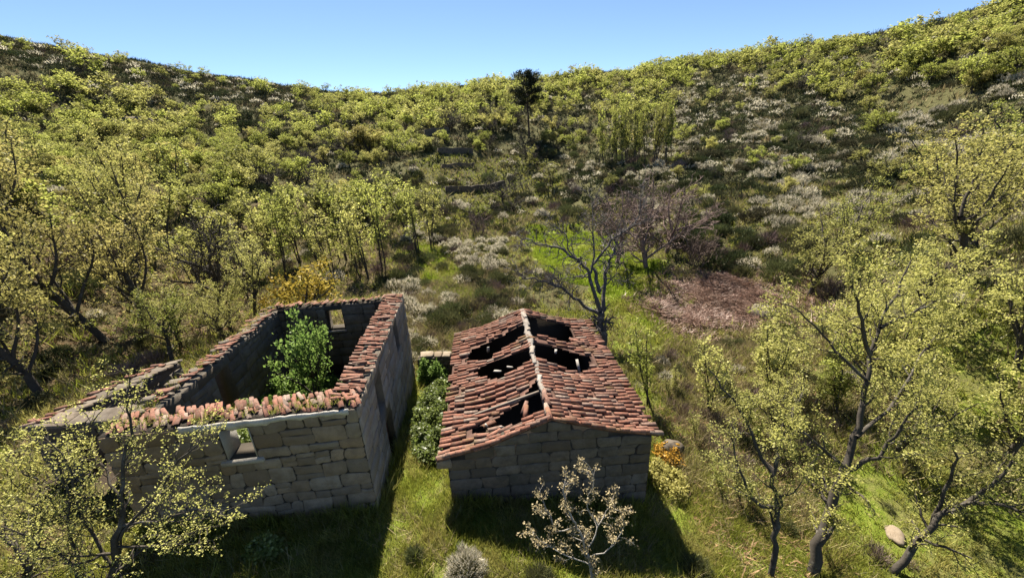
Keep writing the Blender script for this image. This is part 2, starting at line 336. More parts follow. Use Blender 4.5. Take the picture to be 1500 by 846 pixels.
# ------------------------------------------------------------------ masonry
def stone_shape(c4, ud, nd, rg, depth=.07, proud=.026, ch=.016):
    """an irregular block from four (u,v) corners; returns centre and vertices about it"""
    c4 = np.array(c4, float); cen = c4.mean(0)
    pts = []
    for i in range(4):
        a, b, p = c4[i], c4[(i+1) % 4], c4[i-1]
        ea = (b-a)/max(np.linalg.norm(b-a), 1e-6); ep = (p-a)/max(np.linalg.norm(p-a), 1e-6)
        k = min(.09, .25*min(np.linalg.norm(b-a), np.linalg.norm(p-a)))*rg.uniform(.25, 1.)
        pts += [a+ep*k, a+ea*k, (a+b)/2+rg.normal(0, .014, 2)]
    pts = np.array(pts); d = cen-pts; dl = np.linalg.norm(d, axis=1)[:, None]
    out = pts+d/dl*.0075
    n = len(out); pr = proud+rg.uniform(-.012, .022)
    inn = out+d/dl*ch*rg.uniform(.6, 1.3, (n, 1))
    w = np.r_[np.full(n, -depth), np.full(n, pr-ch*.55), pr+rg.normal(0, .004, n), [pr+.012]]
    uv = np.r_[out, out, inn, [cen]]-cen
    V = uv[:, :1]*np.array(ud)[None]+uv[:, 1:]*np.array([[0, 0, 1.]])+w[:, None]*np.array(nd)[None]
    F4 = [(i, (i+1) % n, n+(i+1) % n, n+i) for i in range(n)]+[(n+i, n+(i+1) % n, 2*n+(i+1) % n, 2*n+i) for i in range(n)]
    F3 = [(2*n+i, 2*n+(i+1) % n, 3*n) for i in range(n)]
    return cen, V, F4, F3
def masonry(parent, org, ud, nd, W, v0, top, opens=(), ch=(.24, .42), sw=(.3, .8), mat='stone', rg=None, name='stone', joined=None, wav=.075, split=.30, proud=.026):
    ud = np.array(ud, float); nd = np.array(nd, float); org = np.array(org, float)
    vmax = max(top(u) for u in np.linspace(0, W, 40)); vs = [v0]
    while vs[-1] < vmax: vs.append(vs[-1]+rg.uniform(*ch))
    made = []
    for k in range(len(vs)-1):
        lo = lambda u, k=k: vs[k]+(wav*vnoise(u, k*3.3, .8) if k else 0)
        hi = lambda u, k=k: min(vs[k+1]+wav*vnoise(u, (k+1)*3.3, .8), top(u))
        vm = (vs[k]+vs[k+1])/2; iv = [(0., W)]
        for (a, b, c, d) in opens:
            if c-.05 < vm < d+.05:
                iv = [q for (s, e) in iv for q in ((s, min(e, a)), (max(s, b), e)) if q[1]-q[0] > .06]
        for s, e in iv:
            cuts = [s]
            while e-cuts[-1] > sw[1]: cuts.append(cuts[-1]+rg.uniform(*sw))
            if e-cuts[-1] < .16 and len(cuts) > 1: cuts.pop()
            cuts.append(e)
            for i in range(len(cuts)-1):
                a, b = cuts[i], cuts[i+1]
                ja = 0 if i == 0 else rg.normal(0, .025); jb = 0 if i == len(cuts)-2 else rg.normal(0, .025)
                q = [(a+ja, lo(a)), (b+jb, lo(b)), (b-jb, hi(b)), (a-ja, hi(a))]
                if q[2][1]-q[1][1] < .07 or q[3][1]-q[0][1] < .07: continue
                parts = [q]
                if rg.random() < split and q[2][1]-q[1][1] > .22 and b-a > .25:
                    f = rg.uniform(.35, .65); m1 = (q[0][0], q[0][1]+(q[3][1]-q[0][1])*f); m2 = (q[1][0], q[1][1]+(q[2][1]-q[1][1])*f)
                    parts = [[q[0], q[1], m2, m1], [m1, m2, q[2], q[3]]]
                for p in parts:
                    cen, V, F4, F3 = stone_shape(p, ud, nd, rg, proud=proud)
                    loc = org+ud*cen[0]+np.array([0, 0, cen[1]])
                    if joined is not None: joined.addnp(V+loc, F4); joined.n -= len(V); joined.V.pop(); joined.addnp(V+loc, F3)
                    else: made.append(ob(name, np_mesh(name, V, [F4, F3], M[mat]), parent, loc))
    return made
def wall_core(name, us, vs, opened, org, ud, nd, thick, top, mat, parent):
    """a wall with openings; faces lie at w=0 (outer) and w=-thick (inner)"""
    ud = np.array(ud, float); nd = np.array(nd, float); org = np.array(org, float); nu, nv = len(us), len(vs)
    mb = MB(); V = []
    for w in (0., -thick):
        for u in us:
            for v in vs: V.append(org+ud*u+np.array([0, 0, top(u) if v == 'T' else v])+nd*w)
    I = lambda s, i, j: s*nu*nv+i*nv+j
    solid = lambda i, j: 0 <= i < nu-1 and 0 <= j < nv-1 and not any(a-1e-6 <= us[i] and us[i+1] <= b+1e-6 and vs[j] >= c-1e-6 and (vs[j+1] != 'T' and vs[j+1] <= d+1e-6) for a, b, c, d in opened)
    F = []
    for i in range(nu-1):
        for j in range(nv-1):
            if not solid(i, j): continue
            F.append((I(0, i, j), I(0, i+1, j), I(0, i+1, j+1), I(0, i, j+1))); F.append((I(1, i, j), I(1, i, j+1), I(1, i+1, j+1), I(1, i+1, j)))
            if not solid(i-1, j): F.append((I(0, i, j), I(0, i, j+1), I(1, i, j+1), I(1, i, j)))
            if not solid(i+1, j): F.append((I(0, i+1, j), I(1, i+1, j), I(1, i+1, j+1), I(0, i+1, j+1)))
            if not solid(i, j-1): F.append((I(0, i, j), I(1, i, j), I(1, i+1, j), I(0, i+1, j)))
            if not solid(i, j+1): F.append((I(0, i, j+1), I(0, i+1, j+1), I(1, i+1, j+1), I(1, i, j+1)))
    mb.add(V, F); return ob(name, mb.mesh(name, M[mat]), parent)
def tile_mesh(rg, length=.45, r0=.066, r1=.088, arc=82):
    n = 6; th = .016; V = []
    for x, r in ((0, r0), (length, r1)):
        for q in (r, r-th):
            for k in range(n):
                a = R(-arc+2*arc*k/(n-1)); V.append((x+rg.normal(0, .006), math.sin(a)*q+rg.normal(0, .002), math.cos(a)*q-r*.25))
    F = []
    for k in range(n-1):
        F += [(k, k+1, 2*n+k+1, 2*n+k), (n+k, 3*n+k, 3*n+k+1, n+k+1), (k, n+k, n+k+1, k+1), (2*n+k, 2*n+k+1, 3*n+k+1, 3*n+k)]
    F += [(0, 2*n, 3*n, n), (n-1, 2*n-1, 4*n-1, 3*n-1)]
    return np.array(V), F
trg = np.random.default_rng(5)
TILE_GEO = [tile_mesh(trg, .45*(1 if k < 6 else trg.uniform(.5, .8)), .066*trg.uniform(.93, 1.05), .087*trg.uniform(.94, 1.08)) for k in range(9)]
TILES = []
for V_, F_ in TILE_GEO:
    mb = MB(); mb.add(V_, F_); TILES.append(mb.mesh('roof_tile', M['tile']))
def tile_matrix(p, axis, up):
    a = np.array(axis, float); a /= np.linalg.norm(a); s = np.cross(up, a); s /= np.linalg.norm(s); u = np.cross(a, s)
    return Matrix(((a[0], s[0], u[0], p[0]), (a[1], s[1], u[1], p[1]), (a[2], s[2], u[2], p[2]), (0, 0, 0, 1)))
def put_tile(parent, p, axis, up, k, name='roof_tile', sc=1.0):
    m = tile_matrix(p, axis, up)
    return ob(name, TILES[k], parent, m.to_translation(), m.to_euler(), sc)

# ------------------------------------------------------------------ the roofless house
def roofless_house():
    rg = np.random.default_rng(21)
    h = ob('ruined_house', None, None, (-10.289, 7.920, 0), (0, 0, R(6.65)))
    tag(h, 'roofless granite house with tile capped walls and a tree growing inside', 'house')
    W, LN, T = 6.13, 9.29, .62
    topl = lambda y: 3.66-.36*y/LN
    B = -2.4
    # front wall (faces the camera), with a window
    fw = (2.70, 3.43, 2.52, 3.45)
    topf = lambda u: 3.66
    f = wall_core('wall', [0, fw[0], fw[1], W], [B, fw[2], fw[3], 'T'], [fw], (0, 0, 0), (1, 0, 0), (0, -1, 0), T, topf, 'mortar', h)
    masonry(f, (0, 0, 0), (1, 0, 0), (0, -1, 0), W, -.45, topf, [(fw[0]-.02, fw[1]+.02, fw[2]-.12, fw[3]+.2)], (.28, .50), (.30, .85), 'stone', rg, wav=.06, split=.16)
    mb = MB(); mb.add([(2.55, -.1, 2.40), (3.58, -.1, 2.40), (3.58, .55, 2.40), (2.55, .55, 2.40), (2.55, -.1, 2.515), (3.58, -.1, 2.515), (3.58, .55, 2.515), (2.55, .55, 2.515)], BOXF)
    ob('window_sill', mb.mesh('window_sill', M['plaster']), f)
    for x0, x1 in ((2.705, 2.72), (3.41, 3.425)):
        mb = MB(); mb.add([(x0, -.02, 2.52), (x1, -.02, 2.52), (x1, .60, 2.52), (x0, .60, 2.52), (x0, -.02, 3.45), (x1, -.02, 3.45), (x1, .60, 3.45), (x0, .60, 3.45)], BOXF)
        ob('window_reveal', mb.mesh('window_reveal', M['plaster']), f)
    # pale plaster left under the tiles
    us = np.arange(1.85, 6.0, .12); lo = 3.585-.10*np.abs(vnoise(us, 0, .5, 4))-.05*(us < 4)+rg.normal(0, .012, len(us)); up = 3.69+rg.normal(0, .012, len(us)); V = []
    for w in (-.052, .0):
        V += [(u, w, a) for u, a in zip(us, lo)]+[(u, w, b) for u, b in zip(us, up)]
    n = len(us); F = []
    for i in range(n-1): F += [(i, i+1, n+i+1, n+i), (i, 2*n+i, 2*n+i+1, i+1), (n+i, n+i+1, 3*n+i+1, 3*n+i)]
    F += [(0, n, 3*n, 2*n), (n-1, 3*n-1, 4*n-1, 2*n-1)]
    mb = MB(); mb.add(V, F); ob('plaster_band', mb.mesh('plaster_band', M['plaster']), f)
    # right wall
    wa, wb, dr = (1.98, 2.78, 1.80, 3.05), (5.90, 6.66, 1.95, 3.15), (2.40, 3.35, -2.4, 1.22)
    U = [T, wa[0], dr[0], wa[1], dr[1], wb[0], wb[1], LN-T]
    r = wall_core('wall', U, [B, dr[3], wa[2], wb[2], wa[3], wb[3], 'T'], [dr, (wa[0], wa[1], wa[2], wa[3]), wb], (W, 0, 0), (0, 1, 0), (1, 0, 0), T, topl, 'plaster_wall', h)
    masonry(r, (W, 0, 0), (0, 1, 0), (1, 0, 0), LN, -1.9, topl, [(wa[0]-.02, wa[1]+.02, wa[2]-.05, wa[3]+.05), (wb[0]-.02, wb[1]+.02, wb[2]-.05, wb[3]+.05), (dr[0]-.02, dr[1]+.02, -3, dr[3]+.03)], (.36, .56), (.5, 1.15), 'stone_pale', rg, proud=.012, wav=.03, split=.12)
    d = ob('door', None, h, (W-.22, dr[0], 0)); 
    for k in range(4):
        mb = MB(); a = k*.2375; mb.add([(-.03, a+.008, -1.6), (.0, a+.008, -1.6), (.0, a+.23, -1.6), (-.03, a+.23, -1.6), (-.03, a+.008, 1.19), (.0, a+.008, 1.19), (.0, a+.23, 1.19), (-.03, a+.23, 1.19)], BOXF)
        ob('plank', mb.mesh('plank', M['door_wood']), d)
    for (a, b, c, e), mt in ((wa, 'blue_wood'), (wb, 'blue_wood')):
        s = ob('shutter', None, h, (W-.25, a, c))
        for k in range(3):
            w = (b-a)/3; x = k*w
            mb = MB(); mb.add([(-.03, x+.006, .01), (0, x+.006, .01), (0, x+w-.006, .01), (-.03, x+w-.006, .01), (-.03, x+.006, (e-c)*.72), (0, x+.006, (e-c)*.72), (0, x+w-.006, (e-c)*.72), (-.03, x+w-.006, (e-c)*.72)], BOXF)
            ob('plank', mb.mesh('plank', M[mt]), s)
    # back wall, seen from inside
    bw = (2.66, 3.37, 2.05, 3.06); topb = lambda u: 3.30
    bdr = (4.3, 5.1, -2.4, 1.2)
    b = wall_core('wall', [0, bw[0], bw[1], bdr[0], bdr[1], W], [B, bdr[3], bw[2], bw[3], 'T'], [bw, bdr], (0, LN, 0), (1, 0, 0), (0, 1, 0), T, topb, 'mortar', h)
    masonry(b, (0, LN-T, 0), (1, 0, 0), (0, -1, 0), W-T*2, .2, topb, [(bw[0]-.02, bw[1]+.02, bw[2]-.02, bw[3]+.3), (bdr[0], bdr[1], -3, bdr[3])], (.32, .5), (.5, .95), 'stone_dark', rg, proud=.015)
    mb = MB(); mb.add([(2.6, LN-T-.05, 1.94), (3.43, LN-T-.05, 1.94), (3.43, LN+.02, 1.94), (2.6, LN+.02, 1.94), (2.6, LN-T-.05, 2.045), (3.43, LN-T-.05, 2.045), (3.43, LN+.02, 2.045), (2.6, LN+.02, 2.045)], BOXF)
    ob('window_sill', mb.mesh('window_sill', M['pale_stone']), b)
    # left wall, seen from inside, with a doorway
    ld = (3.55, 4.35, -2.4, 3.05)
    topw = lambda y: topl(y)-.10+.10*vnoise(y, 1, .9, 2)
    l = wall_core('wall', [T, 1.4, 2.2, 2.9, ld[0], ld[1], 5.1, 5.9, 6.8, 7.7, LN-T], [B, ld[3], 'T'], [ld], (0, 0, 0), (0, 1, 0), (-1, 0, 0), T, topw, 'plaster_wall', h)
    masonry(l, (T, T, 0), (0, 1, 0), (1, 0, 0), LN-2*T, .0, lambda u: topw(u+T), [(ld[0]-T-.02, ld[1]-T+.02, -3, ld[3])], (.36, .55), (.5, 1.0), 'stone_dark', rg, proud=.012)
    # tiles still lying along the wall tops
    up = (0, 0, 1.)
    def row(path, outd, n, zf, slope, yaw, jit, drop=.0, off=0., lift=0., tw=.85):
        a, bb = np.array(path[0], float), np.array(path[1], float); al = (bb-a)/np.linalg.norm(bb-a)
        for i in range(n):
            if rg.random() < drop: continue
            t = (i+.5+rg.normal(0, .12))/n; p = a+(bb-a)*t; o = np.array(outd, float)
            y = R(yaw+rg.normal(0, jit)); ax = o*math.cos(y)+al*math.sin(y); ax = np.r_[ax, -math.tan(R(slope+rg.normal(0, 4)))]
            s = p+o*(off+rg.normal(0, .03)); u = np.r_[rg.normal(0, .09, 2), 1.]
            put_tile(h, (s[0], s[1], zf(t)+lift+rg.normal(0, .012)), ax, u, int(rg.integers(0, 9)), 'roof_tile', (rg.uniform(.95, 1.1), tw*rg.uniform(.85, 1.1), tw*rg.uniform(.55, .8)))
    zf = lambda t: 3.70
    for (off, lift, dr_) in ((-.62, .085, .25), (-.33, .035, .04)):
        row(((.0, .16), (6.05, .16)), (0, -1), 50, zf, 9, 30, 6, dr_, off, lift, .84)
    row(((.5, .16), (6.05, .16)), (0, -1), 24, zf, 9, 31, 8, .4, -.47, .075, .85)
    zr = lambda t: topl(t*LN)+.05
    for (off, lift, dr_) in ((-.66, .14, .12), (-.33, .07, .02)):
        row(((W-.10, .3), (W-.10, LN-.1)), (1, 0), 52, zr, 9, 0, 5, dr_, off, lift)
    row(((W-.10, .3), (W-.10, LN-.1)), (1, 0), 26, zr, 8, 2, 9, .45, -.5, .165)
    zb = lambda t: 3.34
    for (off, lift, dr_) in ((-.62, .12, .3), (-.32, .06, .1)):
        row(((.4, LN-.1), (W-.8, LN-.1)), (0, 1), 28, zb, 9, 0, 9, dr_, off, lift)
    zl = lambda t: topw(t*LN)+.05
    for (off, lift, dr_) in ((-.60, .12, .3), (-.3, .06, .12)):
        row(((.08, .4), (.08, LN-.2)), (-1, 0), 50, zl, 9, 5, 16, dr_, off, lift)
    # loose stones on the worn left wall
    for i in range(34):
        y = rg.uniform(.5, LN-.3); x = rg.uniform(.08, .55); a, bq = rg.uniform(.10, .22), rg.uniform(.08, .16)
        cen, V, F4, F3 = stone_shape([(-a, -bq), (a, -bq*.8), (a*.9, bq), (-a, bq*.9)], (1, 0, 0), (0, 1, 0), rg, .05, .04, .03)
        V = V[:, [0, 2, 1]]*np.array([1, -1, 1.])
        ob('coping_stone', np_mesh('coping_stone', V, [F4, F3], M['stone_dark']), h, (x, y, topw(y)+rg.uniform(.05, .16)), (0, 0, rg.uniform(0, 6)))
    return h
HOUSE = roofless_house()

# ------------------------------------------------------------------ lean-to against its far side
def lean_to():
    rg = np.random.default_rng(31)
    h = ob('lean_to', None, None, (-10.289, 7.920, 0), (0, 0, R(6.65)))
    tag(h, 'low roofless lean-to with slab topped walls against the side of the granite house', 'outbuilding')
    x0, y0, y1, T = -3.55, 1.9, 7.3, .45
    topo = lambda y: 2.85-1.05*(y-y0)/(y1-y0)+.05*vnoise(y, 2, .8)
    o = wall_core('wall', list(np.linspace(y0+T, y1, 9)), [-1., 'T'], [], (x0, 0, 0), (0, 1, 0), (-1, 0, 0), T, topo, 'plaster_wall', h)
    topf = lambda u: 2.85+.02*vnoise(u, 3, .5)
    f = wall_core('wall', [x0, -2.6, -1.9, -1.1, -.005], [-1., .55, 2.25, 'T'], [(-2.6, -1.9, -1., 2.25)], (0, y0, 0), (1, 0, 0), (0, -1, 0), T, topf, 'mortar', h)
    masonry(f, (x0, y0, 0), (1, 0, 0), (0, -1, 0), -x0-.03, .3, lambda u: topf(u+x0), [(.93, 1.67, -1, 2.3)], (.28, .42), (.4, .8), 'stone_dark', rg)
    masonry(o, (x0+T, y0+T, 0), (0, 1, 0), (1, 0, 0), y1-y0-T, .2, lambda u: topo(u+y0+T), [], (.28, .42), (.4, .8), 'stone_dark', rg)
    def slab(cx, cy, z, a, b, rot, mat='stone', tl=(0, 0)):
        cen, V, F4, F3 = stone_shape([(-a, -b), (a, -b*.9), (a*.95, b), (-a*.9, b*.95)], (1, 0, 0), (0, 1, 0), rg, .05, .03, .025)
        V = V[:, [0, 2, 1]]*np.array([1, -1, 1.]); 
        ob('coping_slab', np_mesh('coping_slab', V, [F4, F3], M[mat]), h, (cx, cy, z), (tl[0], tl[1], rot))
    y = y0+.2
    for k in range(16):
        slab(x0+.22+rg.normal(0, .03), y, topo(y)+.07, .30, rg.uniform(.14, .26), rg.normal(0, .15), 'stone_dark', (rg.normal(-.15, .05), rg.normal(0, .06))); y += .35
    x = x0+.72
    for k in range(6):
        slab(x, y0+.22, 2.94+rg.normal(0, .015), rg.uniform(.26, .34),   .32, rg.normal(0, .12), 'stone_dark', (rg.normal(.1, .04), rg.normal(0, .05))); x += .53
    for i in range(26):
        y = rg.uniform(y0+.2, y1); put_tile(h, (x0+rg.uniform(.0, .4), y, topo(y)+.15), (rg.normal(-1, .3), rg.normal(0, .4), rg.normal(-.15, .08)), (0, 0, 1), int(rg.integers(0, 9)))
lean_to()

# ------------------------------------------------------------------ the house with the broken roof
HOLES = {1: [[(3.19, 7.02), (3.62, 7.18), (5.06, 7.03), (4.87, 5.94), (4.48, 5.5), (3.92, 5.73), (3.02, 5.52)],
             [(3.05, 4.71), (3.76, 4.77), (4.64, 4.45), (5.2, 4.36), (5.09, 3.77), (4.6, 3.53), (4.0, 3.53), (3.05, 3.74)]],
         -1: [[(.68, 5.93), (1.56, 6.11), (2.85, 6.3), (2.8, 5.53), (1.96, 5.41), (1.2, 5.1), (.44, 5.36)],
              [(.79, 4.17), (1.66, 4.41), (2.9, 4.3), (2.95, 3.74), (2.38, 3.57), (1.84, 3.28), (1.1, 3.74)],
              [(.95, .5), (.8, .98), (1.2, 1.0), (1.7, 1.2), (2.27, 1.5), (2.9, 2.0), (2.95, 1.0), (2.9, .5), (1.9, .5)]]}
for _s in HOLES:
    for _h in HOLES[_s]:
        _c = np.mean(_h, 0)
        _h[:] = [tuple(_c+(np.array(v)-_c)*(np.array([1.1, 1.42]) if _s < 0 else np.array([1.06, 1.3]))) for v in _h]
        _h[:] = [(a, max(b, .5)) for a, b in _h]
def tiled_house():
    rg = np.random.default_rng(41)
    h = ob('tiled_house', None, None, (-2.07, 8.84, 0), (0, 0, R(3.47)))
    tag(h, 'small granite house under a sagging red tile roof full of holes', 'house')
    W, LN, T, B = 5.99, 7.99, .34, -2.6
    zL, zA, zR = 1.62, 2.70, 1.82
    topg = lambda u: (zL+(zA-zL)*u/(W/2) if u < W/2 else zA+(zR-zA)*(u-W/2)/(W/2))-.06
    # walls
    f = wall_core('wall', [0, W/2, W], [B, 'T'], [], (0, 0.08, 0), (1, 0, 0), (0, -1, 0), T, topg, 'mortar', h)
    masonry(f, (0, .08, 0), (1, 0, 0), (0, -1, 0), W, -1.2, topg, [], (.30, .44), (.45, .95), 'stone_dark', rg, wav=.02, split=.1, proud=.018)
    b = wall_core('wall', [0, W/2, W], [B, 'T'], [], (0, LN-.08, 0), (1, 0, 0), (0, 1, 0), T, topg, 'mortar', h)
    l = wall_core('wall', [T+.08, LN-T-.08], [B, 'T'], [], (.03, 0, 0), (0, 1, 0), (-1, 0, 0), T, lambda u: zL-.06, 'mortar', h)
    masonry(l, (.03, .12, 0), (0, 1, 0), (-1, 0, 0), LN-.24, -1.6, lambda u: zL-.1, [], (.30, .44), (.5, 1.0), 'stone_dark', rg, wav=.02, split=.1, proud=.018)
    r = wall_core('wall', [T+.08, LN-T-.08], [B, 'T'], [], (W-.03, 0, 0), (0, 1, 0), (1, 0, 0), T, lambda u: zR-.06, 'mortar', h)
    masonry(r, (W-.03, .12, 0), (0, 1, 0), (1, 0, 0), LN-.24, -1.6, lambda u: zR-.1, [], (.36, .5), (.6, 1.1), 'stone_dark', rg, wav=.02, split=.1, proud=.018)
    cen, V, F4, F3 = stone_shape([(-.24, -.17), (.24, -.17), (.2, .15), (-.2, .17)], (1, 0, 0), (0, -1, 0), rg, .4, .05, .04)
    ob('shoulder_stone', np_mesh('shoulder_stone', V, [F4, F3], M['stone']), h, (-.1, .06, 1.45))
    # roof surface
    ovr = .16
    def surf(side, s, t):
        s = np.asarray(s, float); t = np.asarray(t, float)
        zr = zA-.15*np.sin(np.pi*np.clip(s/LN, 0, 1))+.05*vnoise(s, 0, .9, 3)
        ze = (zR if side > 0 else zL)-.02
        z = zr+(ze-zr)*t-.10*np.sin(np.pi*np.clip(t, 0, 1))*(1+1.1*vnoise(s, side, 1.2, 8))+.03*vnoise(s, t*3, .7, 5)-(.10*np.exp(-((s-1.6)/.7)**2)*np.sin(np.pi*np.clip(t*1.1, 0, 1)) if side < 0 else 0)
        return np.stack([W/2+side*t*(W/2+ovr), s+0*t, z], -1)
    slope_len = math.hypot(W/2+ovr, 1.0)
    def hole(side, x, y, pad=0.):
        xx = x+vnoise(x, y, .35, 3)*.05; yy = y+vnoise(x, y, .3, 6)*.02
        return any(bool(inside(np.array([xx]), np.array([yy]), p)[0]) for p in HOLES[side])
    mb = MB()
    for side in (-1, 1):
        S = np.linspace(.02, LN-.02, 64); Tt = np.linspace(0.01, 1., 26)
        G = surf(side, S[:, None]+0*Tt[None], Tt[None]+0*S[:, None]); n = len(Tt); A = len(S)*n
        V = np.r_[G.reshape(-1, 3), G.reshape(-1, 3)-np.array([0, 0, .035])]
        ok = np.zeros((len(S)-1, n-1), bool)
        for i in range(len(S)-1):
            for j in range(n-1):
                c = (G[i, j]+G[i+1, j+1])/2; ok[i, j] = not hole(side, c[0], c[1])
        F = []
        for i in range(len(S)-1):
            for j in range(n-1):
                if not ok[i, j]: continue
                q = [i*n+j, (i+1)*n+j, (i+1)*n+j+1, i*n+j+1]
                if side < 0: q = q[::-1]
                F.append(tuple(q)); F.append(tuple(A+k for k in q[::-1]))
                for (di, dj, a, c2) in ((-1, 0, i*n+j, i*n+j+1), (1, 0, (i+1)*n+j, (i+1)*n+j+1), (0, -1, i*n+j, (i+1)*n+j), (0, 1, i*n+j+1, (i+1)*n+j+1)):
                    ii, jj = i+di, j+dj
                    if not (0 <= ii < len(S)-1 and 0 <= jj < n-1) or not ok[ii, jj]: F.append((a, c2, A+c2, A+a))
        mb.add(V, F)
    roof = ob('roof', mb.mesh('roof', M['tile_under_shade']), h)
    # tiles, row by row from the ridge down
    items = []
    pitch = .205; ncol = int(LN/pitch)
    for side in (-1, 1):
        for c in range(ncol+1):
            s0 = c*pitch+.05; bend = rg.normal(0, .012); nk = 9
            for k in range(nk):
                t0 = k/nk; t1 = t0+.45/slope_len
                s = s0+.045*vnoise(t0*3, c*.22, .6, side)+bend*k*.3+rg.normal(0, .010)
                a = surf(side, s, t0); q = surf(side, s+rg.normal(0, .010), min(t1, 1.04))
                m = (a+q)/2
                if hole(side, m[0], m[1]) or hole(side, a[0]*.8+q[0]*.2, m[1]) or hole(side, a[0]*.2+q[0]*.8, m[1]): continue
                nr = any(hole(side, m[0]+dx, m[1]+dy) for dx, dy in ((.3, 0), (-.3, 0), (0, .28), (0, -.28)))
                ax = q-a; upv = np.array([-ax[2]*side if side > 0 else ax[2], 0, 1.]); upv = np.cross(ax, np.array([0, 1., 0])); upv *= np.sign(upv[2])
                ax = ax/np.linalg.norm(ax)+np.array([0, 0, .055])
                a = a+np.array([0, 0, .030+rg.normal(0, .006)])
                if nr and rg.random() < .55:
                    if rg.random() < .3: continue
                    ax = ax+np.r_[rg.normal(0, .10), rg.normal(0, .22), rg.normal(-.03, .06)]; a = a+np.array([0, 0, .03])
                elif rg.random() < .04: ax = ax+np.r_[0, rg.normal(0, .2), 0]; a = a+np.array([0, 0, .035])
                items.append((a, ax, upv+np.r_[rg.normal(0, .03), rg.normal(0, .05), 0], int(rg.integers(0, 6) if rg.random() < .9 else rg.integers(6, 9))))
    # a second, doubled row along the front edge
    for side in (-1, 1):
        for k in range(11):
            if rg.random() < .12: continue
            t0 = k/11.; a = surf(side, .03, t0)+np.array([0, -.02, .10]); q = surf(side, .05, t0+.13)
            ax = q-a+np.array([0, rg.normal(0, .03), .09]); items.append((a, ax, (rg.normal(0, .1), -.25, 1.), int(rg.integers(0, 6))))
    o_ = np.array([-2.07, 8.84]); cr, sr = math.cos(R(3.47)), math.sin(R(3.47))
    dist = [math.dist((o_[0]+a[0]*cr-a[1]*sr, o_[1]+a[0]*sr+a[1]*cr, a[2]), (0, 0, CAM_H)) for a, *_ in items]
    order = np.argsort(dist); rest = MB()
    for n_, i in enumerate(order):
        a, ax, u, k = items[i]
        if n_ < 290: put_tile(roof, a, ax, u, k)
        else:
            m = np.array(tile_matrix(a, ax, u)); V, F = TILE_GEO[k]; rest.add(V@m[:3, :3].T+m[:3, 3], F)
    tag(ob('tiling', rest.mesh('tiling', M['tile']), roof), kind='stuff')
    # fallen tiles lying askew over the holes
    for (x, y, ax) in ((2.45, 1.25, (-.35, -.8, -.35)), (2.42, 1.05, (-.2, -.9, -.3)), (1.2, .62, (1, .25, -.1)), (1.05, .8, (.9, .6, -.1)), (4.9, 5.6, (.9, -.5, -.25)), (4.75, 5.75, (.8, -.6, -.2)), (5.0, 5.4, (.8, .6, -.3))):
        side = -1 if x < W/2 else 1; z = float(surf(side, y, abs(x-W/2)/(W/2+ovr))[2]); put_tile(roof, (x, y, z+.10), ax, (0, 0, 1), int(rg.integers(0, 6)))
    # ridge: pale mortar lumps, a few ridge tiles at the near end
    y = .05; k = 0
    while y < LN-.1:
        ln = rg.uniform(.24, .52); z = float(surf(1, y+ln/2, 0)[2]); 
        if y < 1.1: put_tile(roof, (W/2+rg.normal(0, .03), y+ln+.12, z+.09+rg.normal(0, .01)), (rg.normal(0, .08), -1, -.03), (rg.normal(0, .1), 0, 1), k % 6, 'ridge_tile', 1.15)
        elif rg.random() < (.2 if y > 4.6 else .5):
            a = rg.uniform(.06, .13); e = rg.normal(0, .035)
            cen, V, F4, F3 = stone_shape([(-a, -ln/2), (a, -ln/2), (a*rg.uniform(.7, 1.1), ln/2), (-a*rg.uniform(.7, 1.1), ln/2)], (1, 0, 0), (0, 1, 0), rg, .07, .02, .03)
            V = V[:, [0, 2, 1]]*np.array([1, -1, 1.])
            ob('ridge_stone', np_mesh('ridge_stone', V, [F4, F3], M['pale_stone']), roof, (W/2+e, y+ln/2, z+.06+rg.normal(0, .018)), (rg.normal(0, .08), rg.normal(0, .16), rg.normal(0, .25)))
        y += ln*.96; k += 1
    ys = np.linspace(1.0, LN-.15, 60); V = []; F = []
    for i, yy in enumerate(ys):
        zz = float(surf(1, yy, 0)[2]); a, b2 = rg.uniform(.06, .14, 2)*(1.35 if yy > 4.8 else 1); e = .03*vnoise(yy, 5, .5)
        V += [(W/2+e-a, yy, zz-.03), (W/2+e-a*.6, yy, zz+.055+rg.normal(0, .012)), (W/2+e+b2*.6, yy, zz+.055+rg.normal(0, .012)), (W/2+e+b2, yy, zz-.03)]
    for i in range(len(ys)-1): F += [(4*i+k, 4*i+k+1, 4*i+k+5, 4*i+k+4) for k in range(3)]+[(4*i+3, 4*i, 4*i+4, 4*i+7)]
    F += [(0, 3, 2, 1), tuple(4*(len(ys)-1)+k for k in range(4))]
    mb = MB(); mb.add(V, F); ob('ridge_mortar', mb.mesh('ridge_mortar', M['pale_stone']), roof)
    # timber under the tiles
    mb = MB(); z = [float(surf(1, yy, 0)[2])-.13 for yy in (.3, LN/2, LN-.3)]
    beam(mb, (W/2, .3, z[0]), (W/2, LN/2, z[1]), .16, .18); beam(mb, (W/2, LN/2, z[1]), (W/2, LN-.3, z[2]), .16, .18)
    ob('ridge_beam', mb.mesh('ridge_beam', M['old_wood']), roof)
    for side in (-1, 1):
        for yy in ((1.75, 2.6, 3.2, 4.75, 7.5) if side < 0 else (.8, 1.6, 2.4, 3.1, 5.1, 7.55)):
            y2 = yy+rg.normal(0, .05); a = surf(side, y2, .02)-np.array([0, 0, .14]); q = surf(side, y2+rg.normal(0, .08), .97)-np.array([0, 0, .12])
            mb = MB(); beam(mb, a, q, .07, .09); ob('rafter', mb.mesh('rafter', M['old_wood']), roof)
